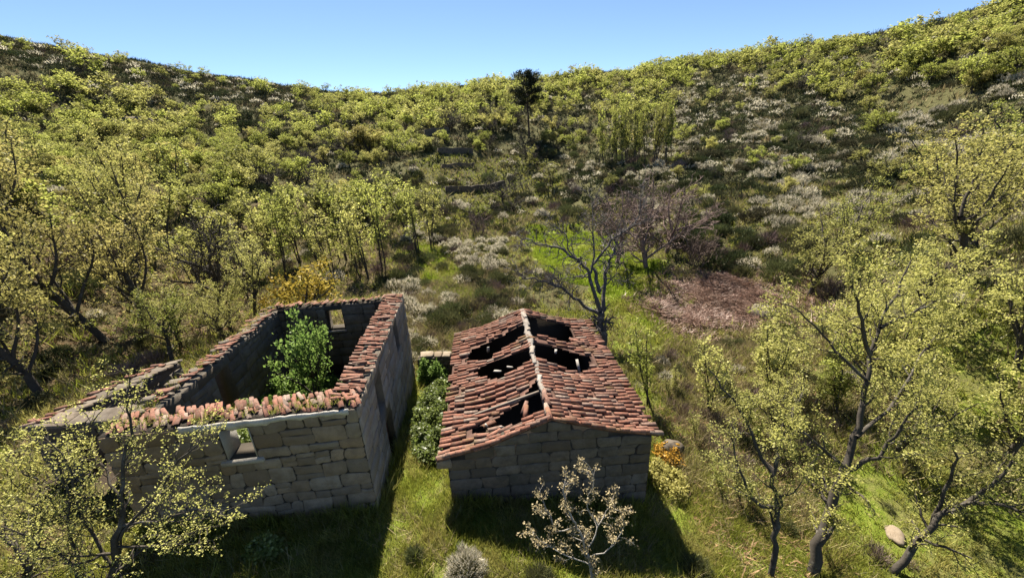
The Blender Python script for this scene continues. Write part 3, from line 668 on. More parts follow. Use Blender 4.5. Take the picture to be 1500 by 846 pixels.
    for p, q in (((1.72, .95, 1.75), (1.60, .60, 2.12)), ((1.3, 5.75, 1.75), (1.32, 5.5, 2.12)), ((4.72, 3.7, 1.7), (4.68, 4.05, 2.12)), ((2.2, 3.85, 2.1), (2.0, 3.75, 2.2)), ((1.5, 3.95, 1.95), (1.75, 3.8, 2.0)), ((1.25, .9, 1.75), (1.15, .85, 2.05)), ((3.9, 4.3, 2.3), (3.95, 4.45, 2.38))):
        mb = MB(); beam(mb, p, q, .09, .05); ob('batten', mb.mesh('batten', M['grey_wood']), roof)
    return h
tiled_house()

# ------------------------------------------------------------------ stone walls
def dry_wall(name, label, p0, p1, h0, T, rgs, mat='stone_dark', caps=True, fine=True):
    rg = np.random.default_rng(rgs); p0 = np.array(p0, float); p1 = np.array(p1, float); ln = np.linalg.norm(p1-p0); d = (p1-p0)/ln
    ang = math.atan2(d[1], d[0]); r = ob(name, None, None, (p0[0], p0[1], 0), (0, 0, ang)); tag(r, label, 'wall', 'old field walls')
    us = np.linspace(0, ln, max(3, int(ln/.8))); base = ground(p0[0]+d[0]*us, p0[1]+d[1]*us)
    top = lambda u: float(np.interp(u, us, base))+h0+.10*vnoise(u, rgs, 1.1)
    lo = float(base.min())-.6
    w = wall_core('wall_core', list(us), [lo, 'T'], [], (0, 0, 0), (1, 0, 0), (0, -1, 0), T, lambda u: top(u)-.04, 'mortar', r)
    if fine: masonry(r, (0, 0, 0), (1, 0, 0), (0, -1, 0), ln, float(base.min())-.1, top, [], (.22, .36), (.3, .7), mat, rg)
    else:
        J = MB(); masonry(r, (0, 0, 0), (1, 0, 0), (0, -1, 0), ln, float(base.min())-.2, top, [], (.25, .4), (.4, .9), mat, rg, joined=J)
        tag(ob('stonework', J.mesh('stonework', M[mat]), r), kind='stuff')
    if caps:
        x = .1
        while x < ln-.1:
            a = rg.uniform(.2, .38); cen, V, F4, F3 = stone_shape([(-a, -T*.55), (a, -T*.5), (a*.9, T*.5), (-a*.9, T*.55)], (1, 0, 0), (0, 1, 0), rg, .06, .05, .05)
            V = V[:, [0, 2, 1]]*np.array([1, -1, 1.]); ob('coping_stone', np_mesh('coping_stone', V, [F4, F3], M['stone']), r, (x+a, T/2, top(x+a)+.06), (rg.normal(0, .06), rg.normal(0, .06), rg.normal(0, .1))); x += 2*a
dry_wall('stone_wall', 'mossy stone wall bridging the gap between the two houses', (-5.0, 17.75), (-2.9, 17.75), 1.25, .5, 3)
dry_wall('terrace_wall', 'long dark terrace wall crossing the middle of the valley', (-10.6, 70.6), (-.4, 78.6), 1.15, .6, 4, caps=False, fine=False)
dry_wall('terrace_wall', 'narrow upper terrace wall highest up the valley bottom', (-19.2, 102), (-13.6, 104.3), 1.6, .6, 5, caps=False, fine=False)
dry_wall('terrace_wall', 'pale terrace wall second from the top of the valley bottom', (-13.9, 86.9), (-7.2, 91.6), 1.2, .6, 6, caps=False, fine=False)
dry_wall('terrace_wall', 'broken terrace wall just above the long dark one', (-12.5, 81.2), (-6.6, 85.9), .8, .6, 7, caps=False, fine=False)
def boulder(x, y, sx, sy, sz, seed, mat, label, name='boulder', cat='rock', dz=0.):
    rg = np.random.default_rng(seed); nu, nv = 14, 9; V = []
    for j in range(nv+1):
        ph = math.pi*j/nv
        for i in range(nu):
            th = 2*math.pi*i/nu; p = np.array([math.sin(ph)*math.cos(th), math.sin(ph)*math.sin(th), math.cos(ph)])
            k = 1+.22*vnoise(p[0]*2+seed, p[1]*2+p[2], .8, seed); q = np.sign(p)*np.abs(p)**.75*k; V.append((q[0]*sx, q[1]*sy, q[2]*sz))
    F = [(j*nu+i, (j+1)*nu+i, (j+1)*nu+(i+1) % nu, j*nu+(i+1) % nu) for j in range(nv) for i in range(nu)]
    mb = MB(); mb.add(V, F); o = ob(name, mb.mesh(name, M[mat]), None, (x, y, gz(x, y)+sz*.35+dz), (0, 0, rg.uniform(0, 6))); return tag(o, label, cat)
boulder(11.9, 8.9, .36, .24, .10, 23, 'stone', 'pale flat rock lying in the grass below the large oak')
boulder(5.9, 12.0, .38, .34, .34, 4, 'stone_dark', 'granite boulder among orange ferns beside the tiled house')
boulder(17.3, 24.6, 1.1, .6, .5, 5, 'stone_dark', 'dark boulder standing in for a black log hollow at the edge of the brown bracken')  # boulder added in place of the black hollow of a dead log
boulder(-75.6, 89.5, 2.6, 1.5, 1.1, 6, 'stone_dark', 'dark rock standing in for a shadowy recess among trees on the left hillside')  # rock added to give the dark of a recess between the trees
# ------------------------------------------------------------------ growing things
def tube(mb, P, r, sides):
    P = np.asarray(P, float); n = len(P); T = np.gradient(P, axis=0); T /= np.linalg.norm(T, axis=1)[:, None]+1e-9
    ref = np.array([.31, .95, .05]) if abs(T[0, 2]) > .7 else np.array([0, 0, 1.])
    A = np.cross(T, ref); A /= np.linalg.norm(A, axis=1)[:, None]+1e-9; B = np.cross(T, A)
    th = np.arange(sides)*2*np.pi/sides
    V = P[:, None]+np.asarray(r)[:, None, None]*(np.cos(th)[None, :, None]*A[:, None]+np.sin(th)[None, :, None]*B[:, None])
    i = np.arange(n-1)[:, None]*sides; j = np.arange(sides)[None]; k = (j+1) % sides
    mb.addnp(V.reshape(-1, 3), np.stack([i+j, i+k, i+sides+k, i+sides+j], -1).reshape(-1, 4))
def wander(rg, p, d, ln, n, w, up):
    P = [np.array(p, float)]; d = np.array(d, float); st = ln/n
    for _ in range(n):
        d = d+rg.normal(0, w, 3)+np.array([0, 0, up]); d /= np.linalg.norm(d); P.append(P[-1]+d*st)
    return np.array(P)
def refine(rg, P, k=3, j=.03):
    P = np.asarray(P, float); n = len(P); t = np.linspace(0, n-1, (n-1)*k+1); i = np.clip(t.astype(int), 0, n-2); f = (t-i)[:, None]
    P0, P1, P2, P3 = P[np.clip(i-1, 0, n-1)], P[i], P[i+1], P[np.clip(i+2, 0, n-1)]
    Q = .5*(2*P1+(P2-P0)*f+(2*P0-5*P1+4*P2-P3)*f**2+(3*P1-P0-3*P2+P3)*f**3)
    e = rg.normal(0, j, Q.shape); e[0] = 0; return Q+e
def grow(limbs, rg, lv, leaf_from=1, leaf_sp=.12, sides=(7, 5, 4, 3), rmin=.004):
    """limbs: (points, r0, r1); lv: per level dict(sp, ln, ang, w, up, t0). Returns wood collector, leaf points and directions"""
    mb = MB(); LP = []; LD = []
    q = [(np.asarray(p, float), a, b, 0) for p, a, b in limbs]
    while q:
        P, r0, r1, l = q.pop()
        tube(mb, P, np.linspace(r0, r1, len(P)), sides[min(l, len(sides)-1)])
        seg = np.linalg.norm(np.diff(P, axis=0), axis=1); cum = np.r_[0, np.cumsum(seg)]; tot = cum[-1]
        at = lambda s: np.array([np.interp(s, cum, P[:, c]) for c in range(3)])
        tg = lambda s: (lambda v: v/(np.linalg.norm(v)+1e-9))(at(min(s+.05*tot, tot))-at(max(s-.05*tot, 0)))
        if l < len(lv):
            c = lv[l]; n = max(1, int(round(tot*(1-c.get('t0', .2))/c['sp'])))
            for i in range(n):
                s = tot*(c.get('t0', .2)+(1-c.get('t0', .2))*(i+rg.random())/n); t = tg(s)
                a = rg.normal(0, 1, 3); a -= t*(a@t); a /= np.linalg.norm(a)+1e-9
                an = R(c['ang']+rg.normal(0, 10)); d = t*math.cos(an)+a*math.sin(an)
                ln = c['ln']*rg.uniform(.55, 1.25)*(1-.35*s/tot); rr = max(rmin*1.3, np.interp(s, cum, np.linspace(r0, r1, len(P)))*c.get('rf', .6))
                q.append((wander(rg, at(s), d, ln, c.get('n', 5), c['w'], c['up']), rr, max(rmin, rr*.35), l+1))
        if l >= leaf_from and leaf_sp:
            m = max(1, int(tot*(.75)/leaf_sp))
            for s in tot*(.25+.75*(np.arange(m)+rg.random(m))/m): LP.append(at(s)); LD.append(tg(s))
            LP.append(P[-1]); LD.append(tg(tot))
    return mb, np.array(LP).reshape(-1, 3), np.array(LD).reshape(-1, 3)
def leaves(P, rg, k, size, spread, D=None, asp=.62, out=.6):
    """k folded leaves about each point"""
    P = np.repeat(P, k, 0); n = len(P); a = rg.normal(0, 1, (n, 3))
    if D is not None: a += np.repeat(D, k, 0)*out
    a[:, 2] += .15; a /= np.linalg.norm(a, axis=1)[:, None]
    b = np.cross(a, rg.normal(0, 1, (n, 3))+np.array([0, 0, 1.2])); b /= np.linalg.norm(b, axis=1)[:, None]+1e-9; nn = np.cross(a, b)
    s = size*rg.uniform(.55, 1.25, (n, 1)); c = P+rg.normal(0, spread, (n, 3))
    V = np.stack([c, c+a*s*.55+b*s*asp*.5+nn*s*.12, c+a*s, c+a*s*.55-b*s*asp*.5+nn*s*.12], 1).reshape(-1, 3)
    return V, np.arange(4*n).reshape(-1, 4)
def make_tree(name, label, group, wood, lv_geo, bark, leaf, loc=(0, 0, 0), crown='crown', cat='tree'):
    r = ob(name, None, None, loc); tag(r, label, cat, group)
    ob('trunk', wood.mesh('trunk', M[bark], True), r)
    if lv_geo is not None: ob(crown, np_mesh(crown, lv_geo[0], [lv_geo[1]], M[leaf]), r)
    return r
def hero(label, limbs, r0s, lv, bark, leaf, seed, k=5, size=.085, spread=.05, leaf_from=1, leaf_sp=.14, name='oak_tree', jit=.035, group=None, keep=1., rmin=.005):
    rg = np.random.default_rng(seed); base = np.array(limbs[0][0], float)
    g = gz(base[0], base[1]); base = np.array([base[0], base[1], g])
    LB = []
    for i, (l, (a, b)) in enumerate(zip(limbs, r0s)):
        P = np.array(l, float)-base
        if i == 0: P[0, 2] = min(P[0, 2], 0)-.25
        LB.append((refine(rg, P, 3, jit), a, b))
    wood, LP, LD = grow(LB, rg, lv, leaf_from, leaf_sp, rmin=rmin)
    if keep < 1: s = rg.random(len(LP)) < keep; LP, LD = LP[s], LD[s]
    geo = leaves(LP, rg, k, size, spread, LD) if leaf else None
    return make_tree(name, label, group, wood, geo, bark, leaf, base)

DEAD=[[(5.32,20.46,-2.07),(5.3,20.89,-0.93),(5.18,21.29,0.14),(5.12,21.43,0.52)],
[(5.15,21.31,0.22),(4.16,21.31,0.93),(3.35,21.3,1.61),(2.55,21.24,2.18),(1.57,21.13,2.6),(0.6,20.98,2.9),(0.12,20.88,3.35)],
[(5.16,21.39,0.41),(4.73,21.85,1.77),(4.48,22.16,2.74),(3.9,22.34,3.35),(3.11,22.52,3.96),(2.12,22.57,4.2),(1.12,22.61,4.44),(0.46,22.72,4.85)],
[(5.28,21.38,0.4),(5.52,22.11,1.64),(5.92,22.77,2.7),(6.37,23.37,3.58),(6.58,23.8,4.03)],
[(5.17,21.77,1.43),(5.03,22.4,2.42),(5.03,22.86,2.93),(5.74,23.33,3.49),(6.68,23.9,4.3),(7.85,24.38,4.87),(8.48,25.27,6.54)],
[(4.72,22.1,2.33),(3.93,22.43,2.25),(3.15,22.73,2.1),(2.63,22.98,1.82)],
[(4.73,22.17,2.52),(5.01,22.93,3.97),(5.02,23.55,5.08),(5.07,24.4,6.79)],
[(4.11,22.39,3.11),(3.43,22.51,4.15),(3.3,22.48,4.77),(2.51,22.45,5.41),(2.35,22.36,5.91)],
[(5.16,21.74,1.36),(6.03,22.41,2.03),(6.8,22.78,1.86)]]
BIG=[[(8.19,7.55,-1.97),(8.42,7.85,-1.16),(8.82,8.22,-0.17),(9.26,8.58,0.81)],
[(9.26,8.58,0.81),(9.66,9,1.64),(9.98,9.42,2.48),(10.28,9.85,3.35),(10.71,10.28,4.22),(11.37,10.78,5.29),(11.92,11.23,6.19)],
[(9.26,8.58,0.81),(8.57,8.5,1.54),(7.87,8.37,2.17),(7.19,8.24,2.76)],
[(9.3,8.6,0.85),(9.73,8.46,1.35),(9.94,8.36,1.94),(10.23,8.37,2.82),(10.31,8.36,3.66)],
[(10.13,9.66,3.13),(9.72,10.09,3.57),(9.34,10.57,4.14),(8.83,11.06,4.74),(8.38,11.41,4.96)],
[(10.39,9.98,3.72),(9.8,9.95,4.86),(9.23,9.82,5.77),(8.7,9.61,6.44)],
[(10.73,10.26,4.45),(11.98,10.77,4.6),(13.29,11.3,4.77),(14.65,11.76,4.76)],
[(9.63,8.92,1.71),(11.23,9.77,1.91),(13.09,10.97,3.01),(14.83,11.99,3.66)]]
R2=[[(6.72,7.21,-1.5),(6.85,7.53,-0.63),(6.94,7.79,0.06),(7,7.99,0.58),(6.84,8.18,1.11),(7.06,8.44,1.8),(7.29,8.76,2.67)],
[(6.95,7.89,0.32),(6.23,7.85,0.78),(5.79,7.95,1.65),(5.45,8.11,2.64)],
[(6.88,8.21,1.2),(6.63,8.61,1.68),(6.49,9.04,2.26),(5.96,9.55,3.07),(5.69,9.94,3.53)],
[(7.14,8.57,2.15),(7.75,9.03,2.66),(8.26,9.5,3.22)]]
R3=[[(10.64,7.71,-2.38),(11.21,7.89,-1.53),(11.7,8.03,-0.79),(12.17,8.1,-0.24),(12.71,8.07,0.02)],
[(11.96,8.21,-1.03),(12.12,8.36,0.12),(12.16,8.49,1.23),(11.8,8.48,1.97)],
[(12.26,8.16,-0.31),(12.88,8.14,0.31),(13.19,8.16,1.02),(13.29,8.16,1.71)],
[(12.71,8.07,0.02),(12.99,7.73,0.27),(13.02,7.37,0.44)],
[(11.34,7.87,-1.1),(11.55,7.55,-0.95),(11.89,7.2,-0.89)]]
LO=[[(-9.24,5.72,0.73),(-9.05,6,1.47),(-8.79,6.29,2.24),(-8.68,6.55,2.94)],
[(-8.68,6.55,2.94),(-8.76,6.87,3.58),(-8.62,7.19,4.23),(-8.63,7.46,4.75),(-8.7,7.82,5.5)],
[(-8.97,6.08,1.69),(-9.42,6.35,2.82),(-9.3,6.43,3.49),(-9.32,6.52,4.15),(-9.68,6.6,4.8)],
[(-8.79,6.29,2.24),(-8.21,6.58,2.88),(-7.7,6.87,3.52),(-7.11,7.11,4.02),(-6.84,7.23,4.19)],
[(-8.73,6.39,2.52),(-7.83,6.33,2.74),(-6.83,6.29,3.02),(-6.23,6.14,2.98)],
[(-8.88,6.19,1.97),(-9.4,5.91,2.18),(-9.69,5.78,2.78),(-9.93,5.68,3.48)],
[(-8.68,6.55,2.94),(-9.27,6.95,3.53),(-9.72,7.35,4.14),(-9.56,7.7,4.61)],
[(-8.84,6.24,2.11),(-7.47,5.93,2.43),(-6.42,5.73,3.03)]]
L2=[[(-11.43,5.89,0.6),(-11.15,6.26,1.58),(-11.51,6.47,2.17),(-12.08,6.75,2.91)],
[(-10.06,5.87,0.54),(-9.78,6.06,1.43),(-9.78,6.27,2.33),(-9.72,6.64,3.68),(-9.9,6.79,4.46)],
[(-11.15,6.26,1.58),(-10.54,6.39,2.43),(-10.44,6.58,3.4),(-10.49,6.65,4.08)]]
SP=[[(1.77,6.07,-0.63),(1.61,6.38,0.2),(1.48,6.64,0.91),(1.29,6.82,1.37),(1.14,6.91,1.61),(1,7.11,2.15),(1.11,7.28,2.6)],
[(1.55,6.64,0.9),(1.79,6.86,1.29),(2.07,7.02,1.53),(2.27,7.24,1.93)],
[(1.62,6.47,0.44),(1.01,6.52,0.87),(0.38,6.58,1.29),(0.15,6.62,1.69)],
[(1.29,6.82,1.37),(0.81,6.85,1.25),(0.59,7.1,1.74),(0.45,7.3,2.08)],
[(1.8,6.81,1.35),(1.55,6.93,1.88),(1.72,7.11,2.53),(1.6,7.17,2.89)],
[(1.58,6.56,0.67),(2.06,6.56,0.98),(2.38,6.66,1.51),(2.21,6.72,1.98)]]
LVN = [dict(sp=.26, ln=1.15, ang=52, w=.20, up=.05, n=6, rf=.5, t0=.28), dict(sp=.20, ln=.50, ang=45, w=.22, up=.06, n=4, rf=.55, t0=.2)]
hero('large leaning oak with dark trunk and pale new leaves right of the tiled house', BIG, [(.165, .11), (.10, .018), (.065, .015), (.07, .015), (.05, .012), (.06, .012), (.05, .012), (.06, .012)],
     [dict(sp=.30, ln=1.45, ang=52, w=.18, up=.06, n=6, rf=.5, t0=.25), dict(sp=.24, ln=.70, ang=45, w=.2, up=.08, n=4, rf=.55, t0=.15)], 'bark', 'oak_leaf_cream', 11, k=9, size=.075, spread=.065, leaf_sp=.11)
hero('slender crooked oak standing just left of the large leaning oak', R2, [(.08, .04), (.06, .015), (.06, .015), (.05, .015)], LVN, 'bark', 'oak_leaf_cream', 12, k=8, size=.062, spread=.05, leaf_sp=.125)
hero('low oak leaning far to the right at the bottom right corner', R3, [(.11, .05), (.06, .015), (.07, .02), (.06, .02), (.05, .02)], LVN, 'bark', 'oak_leaf_cream', 13, k=9, size=.062, spread=.05, leaf_sp=.125)
hero('open oak with sparse cream leaves before the front wall of the roofless house', LO, [(.10, .05), (.045, .01), (.035, .01), (.035, .01), (.03, .008), (.035, .01), (.03, .01), (.03, .008)],
     [dict(sp=.16, ln=1.0, ang=50, w=.2, up=.04, n=6, rf=.45, t0=.2), dict(sp=.2, ln=.45, ang=45, w=.2, up=.06, n=4, rf=.55, t0=.2)], 'bark', 'oak_leaf_cream', 14, k=5, size=.052, spread=.036, leaf_sp=.13)
hero('leafy young oak at the bottom left corner', L2, [(.08, .025), (.05, .012), (.04, .012)],
     [dict(sp=.13, ln=1.15, ang=50, w=.2, up=.04, n=6, rf=.45, t0=.15), dict(sp=.18, ln=.45, ang=45, w=.2, up=.06, n=4, rf=.55, t0=.2)], 'bark', 'oak_leaf_cream', 15, k=6, size=.055, spread=.04, leaf_sp=.12)
hero('small pale stemmed oak sapling before the gable of the tiled house', SP, [(.036, .013), (.017, .006), (.017, .006), (.017, .006), (.017, .006), (.017, .006)],
     [dict(sp=.11, ln=.42, ang=48, w=.2, up=.05, n=5, rf=.5, t0=.25), dict(sp=.14, ln=.18, ang=45, w=.2, up=.06, n=3, rf=.6, t0=.2)], 'bark_pale', 'oak_leaf_tan', 16, k=5, size=.06, spread=.034, leaf_sp=.085, jit=.018, rmin=.003)
hero('leafless lichen grey tree with crooked limbs right behind the tiled house', DEAD, [(.24, .19), (.11, .025), (.12, .025), (.13, .035), (.12, .025), (.05, .015), (.065, .015), (.055, .015), (.05, .015)],
     [dict(sp=.24, ln=1.45, ang=52, w=.30, up=.05, n=7, rf=.6, t0=.28), dict(sp=.20, ln=.75, ang=50, w=.3, up=.05, n=5, rf=.65, t0=.2), dict(sp=.2, ln=.36, ang=45, w=.25, up=.05, n=3, rf=.7, t0=.25)], 'bark_grey', None, 17, leaf_sp=0, name='bare_tree', jit=.07, rmin=.011)

# prototypes, one geometry each, shared by their copies
def proto(kind, seed):
    rg = np.random.default_rng(seed); limbs = []
    if kind in ('oak', 'oak_big'):
        H = 5.2 if kind == 'oak' else 7.5; nl = rg.integers(5, 8); tr = wander(rg, (0, 0, -.3), (rg.normal(0, .12), rg.normal(0, .12), 1), H*.45, 5, .07, .05); limbs.append((tr, .15, .10))
        for i in range(nl):
            a = 2*np.pi*(i+rg.random()*.7)/nl; e = rg.uniform(.5, 1.5); s = tr[rg.integers(2, 6)]
            limbs.append((wander(rg, s, (math.cos(a), math.sin(a), e), H*rg.uniform(.42, .62), 6, .14, .10), .08, .02))
        limbs.append((wander(rg, tr[-1], (0, 0, 1), H*.5, 5, .12, .1), .08, .02))
        lv = [dict(sp=.42, ln=H*.24, ang=50, w=.2, up=.08, n=4, rf=.5, t0=.3), dict(sp=.40, ln=H*.11, ang=48, w=.2, up=.08, n=3, rf=.5, t0=.2)]
        w, P, D = grow(limbs, rg, lv, 1, .24, (6, 4, 3, 3)); return w, leaves(P, rg, 10, .205, .18, D, .8)
    if kind == 'slim':
        for i in range(rg.integers(2, 4)):
            limbs.append((wander(rg, (rg.normal(0, .35), rg.normal(0, .35), -.3), (rg.normal(0, .12), rg.normal(0, .12), 1), rg.uniform(5.5, 7.5), 8, .05, .05), .075, .02))
        w, P, D = grow(limbs, rg, [dict(sp=.30, ln=1.1, ang=50, w=.2, up=.10, n=4, rf=.5, t0=.3), dict(sp=.35, ln=.5, ang=45, w=.2, up=.1, n=3, rf=.5, t0=.2)], 1, .26, (6, 4, 3, 3)); return w, leaves(P, rg, 4, .19, .11, D, .8)
    if kind == 'grove':   # left foreground grove: tall, thin foliage, brown stems showing
        tr = wander(rg, (0, 0, -.3), (rg.normal(0, .2), rg.normal(0, .15), 1), 4.2, 6, .07, .03); limbs.append((tr, .17, .11))
        for i in range(7):
            a = 2*np.pi*(i+rg.random())/7; limbs.append((wander(rg, tr[rg.integers(2, 7)], (math.cos(a)*.8, math.sin(a)*.8, rg.uniform(.8, 1.8)), rg.uniform(3., 4.8), 8, .12, .07), .075, .015))
        w, P, D = grow(limbs, rg, [dict(sp=.30, ln=1.4, ang=50, w=.2, up=.05, n=5, rf=.5, t0=.25), dict(sp=.28, ln=.65, ang=46, w=.2, up=.05, n=4, rf=.55, t0=.2)], 1, .26, (7, 5, 3, 3)); return w, leaves(P, rg, 6, .125, .09, D, .7)
    if kind == 'bare':
        nl = 6; tr = wander(rg, (0, 0, -.3), (rg.normal(0, .1), rg.normal(0, .1), 1), 2.2, 5, .08, .04); limbs.append((tr, .15, .12))
        for i in range(nl):
            a = 2*np.pi*(i+rg.random()*.6)/nl; limbs.append((wander(rg, tr[rg.integers(2, 6)], (math.cos(a), math.sin(a), rg.uniform(.6, 1.6)), rg.uniform(2.8, 4.2), 8, .16, .07), .08, .02))
        w, P, D = grow(limbs, rg, [dict(sp=.30, ln=1.6, ang=46, w=.2, up=.06, n=5, rf=.55, t0=.2), dict(sp=.22, ln=.85, ang=45, w=.22, up=.06, n=4, rf=.6, t0=.15), dict(sp=.26, ln=.45, ang=42, w=.2, up=.05, n=2, rf=.7, t0=.2)], 9, 0, (6, 4, 3, 3), .013)
        return w, None
    if kind == 'thicket':  # leafless multi-stemmed bush
        for i in range(16):
            a = rg.uniform(0, 6.28); limbs.append((wander(rg, (rg.normal(0, .4), rg.normal(0, .4), -.2), (math.cos(a)*.35, math.sin(a)*.35, 1), rg.uniform(1.6, 3.2), 6, .10, .04), .03, .008))
        w, P, D = grow(limbs, rg, [dict(sp=.20, ln=.75, ang=38, w=.15, up=.08, n=3, rf=.5, t0=.2), dict(sp=.2, ln=.35, ang=38, w=.15, up=.08, n=2, rf=.6, t0=.2)], 9, 0, (4, 3, 3, 3), .012); return w, None
    if kind == 'pine':
        tr = wander(rg, (0, 0, -.3), (-.03, 0, 1), 13.6, 14, .025, .05); limbs.append((tr, .26, .07)); P = []
        for i in range(46):
            s = tr[rg.integers(8, 15)]; a = rg.uniform(0, 6.28); L_ = rg.uniform(2.0, 4.6)*(1 if s[2] < 12 else .62); q = wander(rg, s, (math.cos(a), math.sin(a), rg.uniform(-.05, .55)), L_, 6, .12, .05)
            limbs.append((q, .06, .015)); P += [q[-1], q[-2], q[-3], (q[-1]+q[-2])/2]
        P = np.array(P); P = np.repeat(P, 16, 0)+rg.normal(0, 1, (len(P)*16, 3))*np.array([.42, .42, .26])
        w, _, _ = grow(limbs, rg, [], 9, 0); return w, leaves(P, rg, 3, .42, .12, None, .42)
    if kind == 'evergreen':
        tr = wander(rg, (0, 0, -.2), (0, 0, 1), 2.6, 4, .08, .05); limbs.append((tr, .12, .04))
        for i in range(9):
            a = rg.uniform(0, 6.28); limbs.append((wander(rg, tr[rg.integers(1, 5)], (math.cos(a), math.sin(a), .7), rg.uniform(.8, 1.6), 4, .15, .1), .05, .02))
        w, P, D = grow(limbs, rg, [dict(sp=.3, ln=.6, ang=50, w=.2, up=.08, n=3, rf=.5, t0=.2)], 0, .16, (5, 3, 3)); return w, leaves(P, rg, 4, .24, .14, D, .7)
def bush_geo(rg, n, rx, h, ln, wd, inner=.45, upb=.8, flat=1.0):
    """blades over a dome: returns vertices, triangles, height fraction"""
    u = rg.normal(0, 1, (n, 3)); u[:, 2] = np.abs(u[:, 2]); u /= np.linalg.norm(u, axis=1)[:, None]
    lump = 1+.22*vnoise(u[:, 0]*2+rg.uniform(0, 9), u[:, 1]*2+u[:, 2], .6, rg.uniform(0, 9))
    r = (inner+(1-inner)*rg.random(n)**.6)*lump
    c = u*r[:, None]*np.array([rx, rx, h*.85])
    d = u*np.array([.8, .8, .4])+np.array([0, 0, upb])+rg.normal(0, .28, (n, 3)); d /= np.linalg.norm(d, axis=1)[:, None]
    s = np.cross(d, rg.normal(0, 1, (n, 3))); s /= np.linalg.norm(s, axis=1)[:, None]+1e-9
    l = ln*rg.uniform(.6, 1.3, (n, 1))
    V = np.stack([c-d*l*.4-s*wd*.5, c-d*l*.4+s*wd*.5, c+d*l*.6], 1).reshape(-1, 3)
    V[:, 2] = np.maximum(V[:, 2], -.05)
    return V, np.arange(3*n).reshape(-1, 3), r
def bush_mesh(kind, seed, dens=1.):
    rg = np.random.default_rng(seed)
    if kind == 'white_broom':
        V, F, r = bush_geo(rg, int(1300*dens), .80, 1.0, .22, .042/dens**.5); mid = ((r > .74) & (rg.random(len(r)) < .75) & (V.reshape(-1, 3, 3)[:, :, 2].max(1) > .35)).astype(int)
        return V, F, mid, ['broom_stem', 'broom_blossom']
    if kind == 'green_broom':
        V, F, r = bush_geo(rg, int(1100*dens), .85, 1.1, .30, .034/dens**.5); return V, F, np.zeros(len(F), int), ['broom_stem']
    if kind == 'heath_bush':
        V, F, r = bush_geo(rg, int(1000*dens), .95, .8, .20, .055/dens**.5, .4, .5); return V, F, np.zeros(len(F), int), ['heath']
    V, F, r = bush_geo(rg, int(800*dens), .85, .95, .4, .022/dens**.5, .1, .9); return V, F, np.zeros(len(F), int), ['dry_twig']

def copies(root, loc, rz, sc, label=None, group=None):
    r = root.copy(); COL.objects.link(r); r.location = loc; r.rotation_euler = (0, 0, rz); r.scale = (sc[0], sc[0], sc[1])
    if label: r['label'] = label
    if group: r['group'] = group
    for ch in root.children:
        c = ch.copy(); COL.objects.link(c); c.parent = r
    return r

PROTO = {}
def add_proto(key, kind, seeds, bark, leaf): PROTO[key] = [(proto(kind, s), bark, leaf) for s in seeds]
add_proto('oak', 'oak', (101, 102, 103, 104, 105), 'bark', 'oak_leaf')
add_proto('dull', 'oak', (111, 112), 'bark', 'oak_leaf_dull')
add_proto('grove', 'grove', (121, 122, 123, 124), 'bark', 'oak_leaf_dull')
add_proto('slim', 'slim', (131, 132, 133), 'bark', 'oak_leaf')
add_proto('bare', 'bare', (141, 142), 'bark', None)
add_proto('thicket', 'thicket', (151, 152), None, None)
add_proto('evergreen', 'evergreen', (161, 162), 'bark', 'dark_leaf')
NAMES = dict(oak='oak_tree', dull='oak_tree', grove='oak_tree', slim='slender_oak', bare='bare_tree', thicket='bare_bush', evergreen='evergreen_bush')
CATS = dict(thicket='shrub', evergreen='shrub')
_first = {}
def plant(key, x, y, h=1., w=None, label='', group=None, k=None, rz=None, leaf=None, bark=None, dz=0.):
    k = int(rng.integers(len(PROTO[key]))) if k is None else k; w = h if w is None else w
    (wood, geo), bk, lf = PROTO[key][k]; leaf = leaf or lf; bark = bark or bk or 'dry_twig'
    loc = (x, y, gz(x, y)-.05+dz); rz = rng.uniform(0, 6.28) if rz is None else rz; kk = (key, k, leaf, bark)
    if kk in _first: return copies(_first[kk], loc, rz, (w, h), label, group)
    if ('wood', key, k, bark) not in _first: _first[('wood', key, k, bark)] = wood.mesh('trunk', M[bark], True)
    r = ob(NAMES[key], None, None, loc, (0, 0, rz), (w, w, h)); tag(r, label, CATS.get(key, 'tree'), group)
    ob('trunk' if key != 'thicket' else 'stems', _first[('wood', key, k, bark)], r)
    if geo is not None: ob('crown', np_mesh('crown', geo[0], [geo[1]], M[leaf]), r)
    _first[kk] = r; return r

# ---- single trees
(pw, pg) = proto('pine', 171)
make_tree('pine_tree', 'tall lone dark pine with a bare trunk on the valley slope', None, pw, pg, 'bark_pine', 'pine_needle', (6.0, 105.8, gz(6, 105.8)))
plant('oak', -11.9, 21.6, .92, 1.05, 'golden yellow leaved oak peeping over the far wall of the roofless house', None, 0, .5, 'yellow_leaf')
plant('oak', -14.0, 22.8, .75, .8, 'smaller golden leaved oak beside the golden yellow oak behind the house', None, 2, 2.5, 'yellow_leaf')
plant('oak', -8.45, 14.0, .86, .54, 'bright green young tree growing inside the roofless house', None, 1, 1., 'green_leaf')
plant('slim', 5.9, 14.8, .55, .62, 'slender yellow green sapling beside the right eave of the tiled house', None, 0, 1., 'oak_leaf')
plant('bare', 12.6, 34.8, 1.5, 1.5, 'wide purple brown leafless tree with fine twigs behind the bare crooked tree', None, 0, .3, None, 'dry_twig')
plant('bare', 10.2, 36.4, 1.4, 1.35, 'second purple brown leafless tree, on the left of the wide one', None, 1, 2.3, None, 'dry_twig')
plant('bare', 14.9, 36.6, 1.25, 1.35, 'third purple brown leafless tree, on the right of the wide one', None, 0, 4.1, None, 'dry_twig')
plant('thicket', 16.4, 33.4, 1.1, 1.3, 'reddish leafless thicket at the edge of the bracken', None, 1)
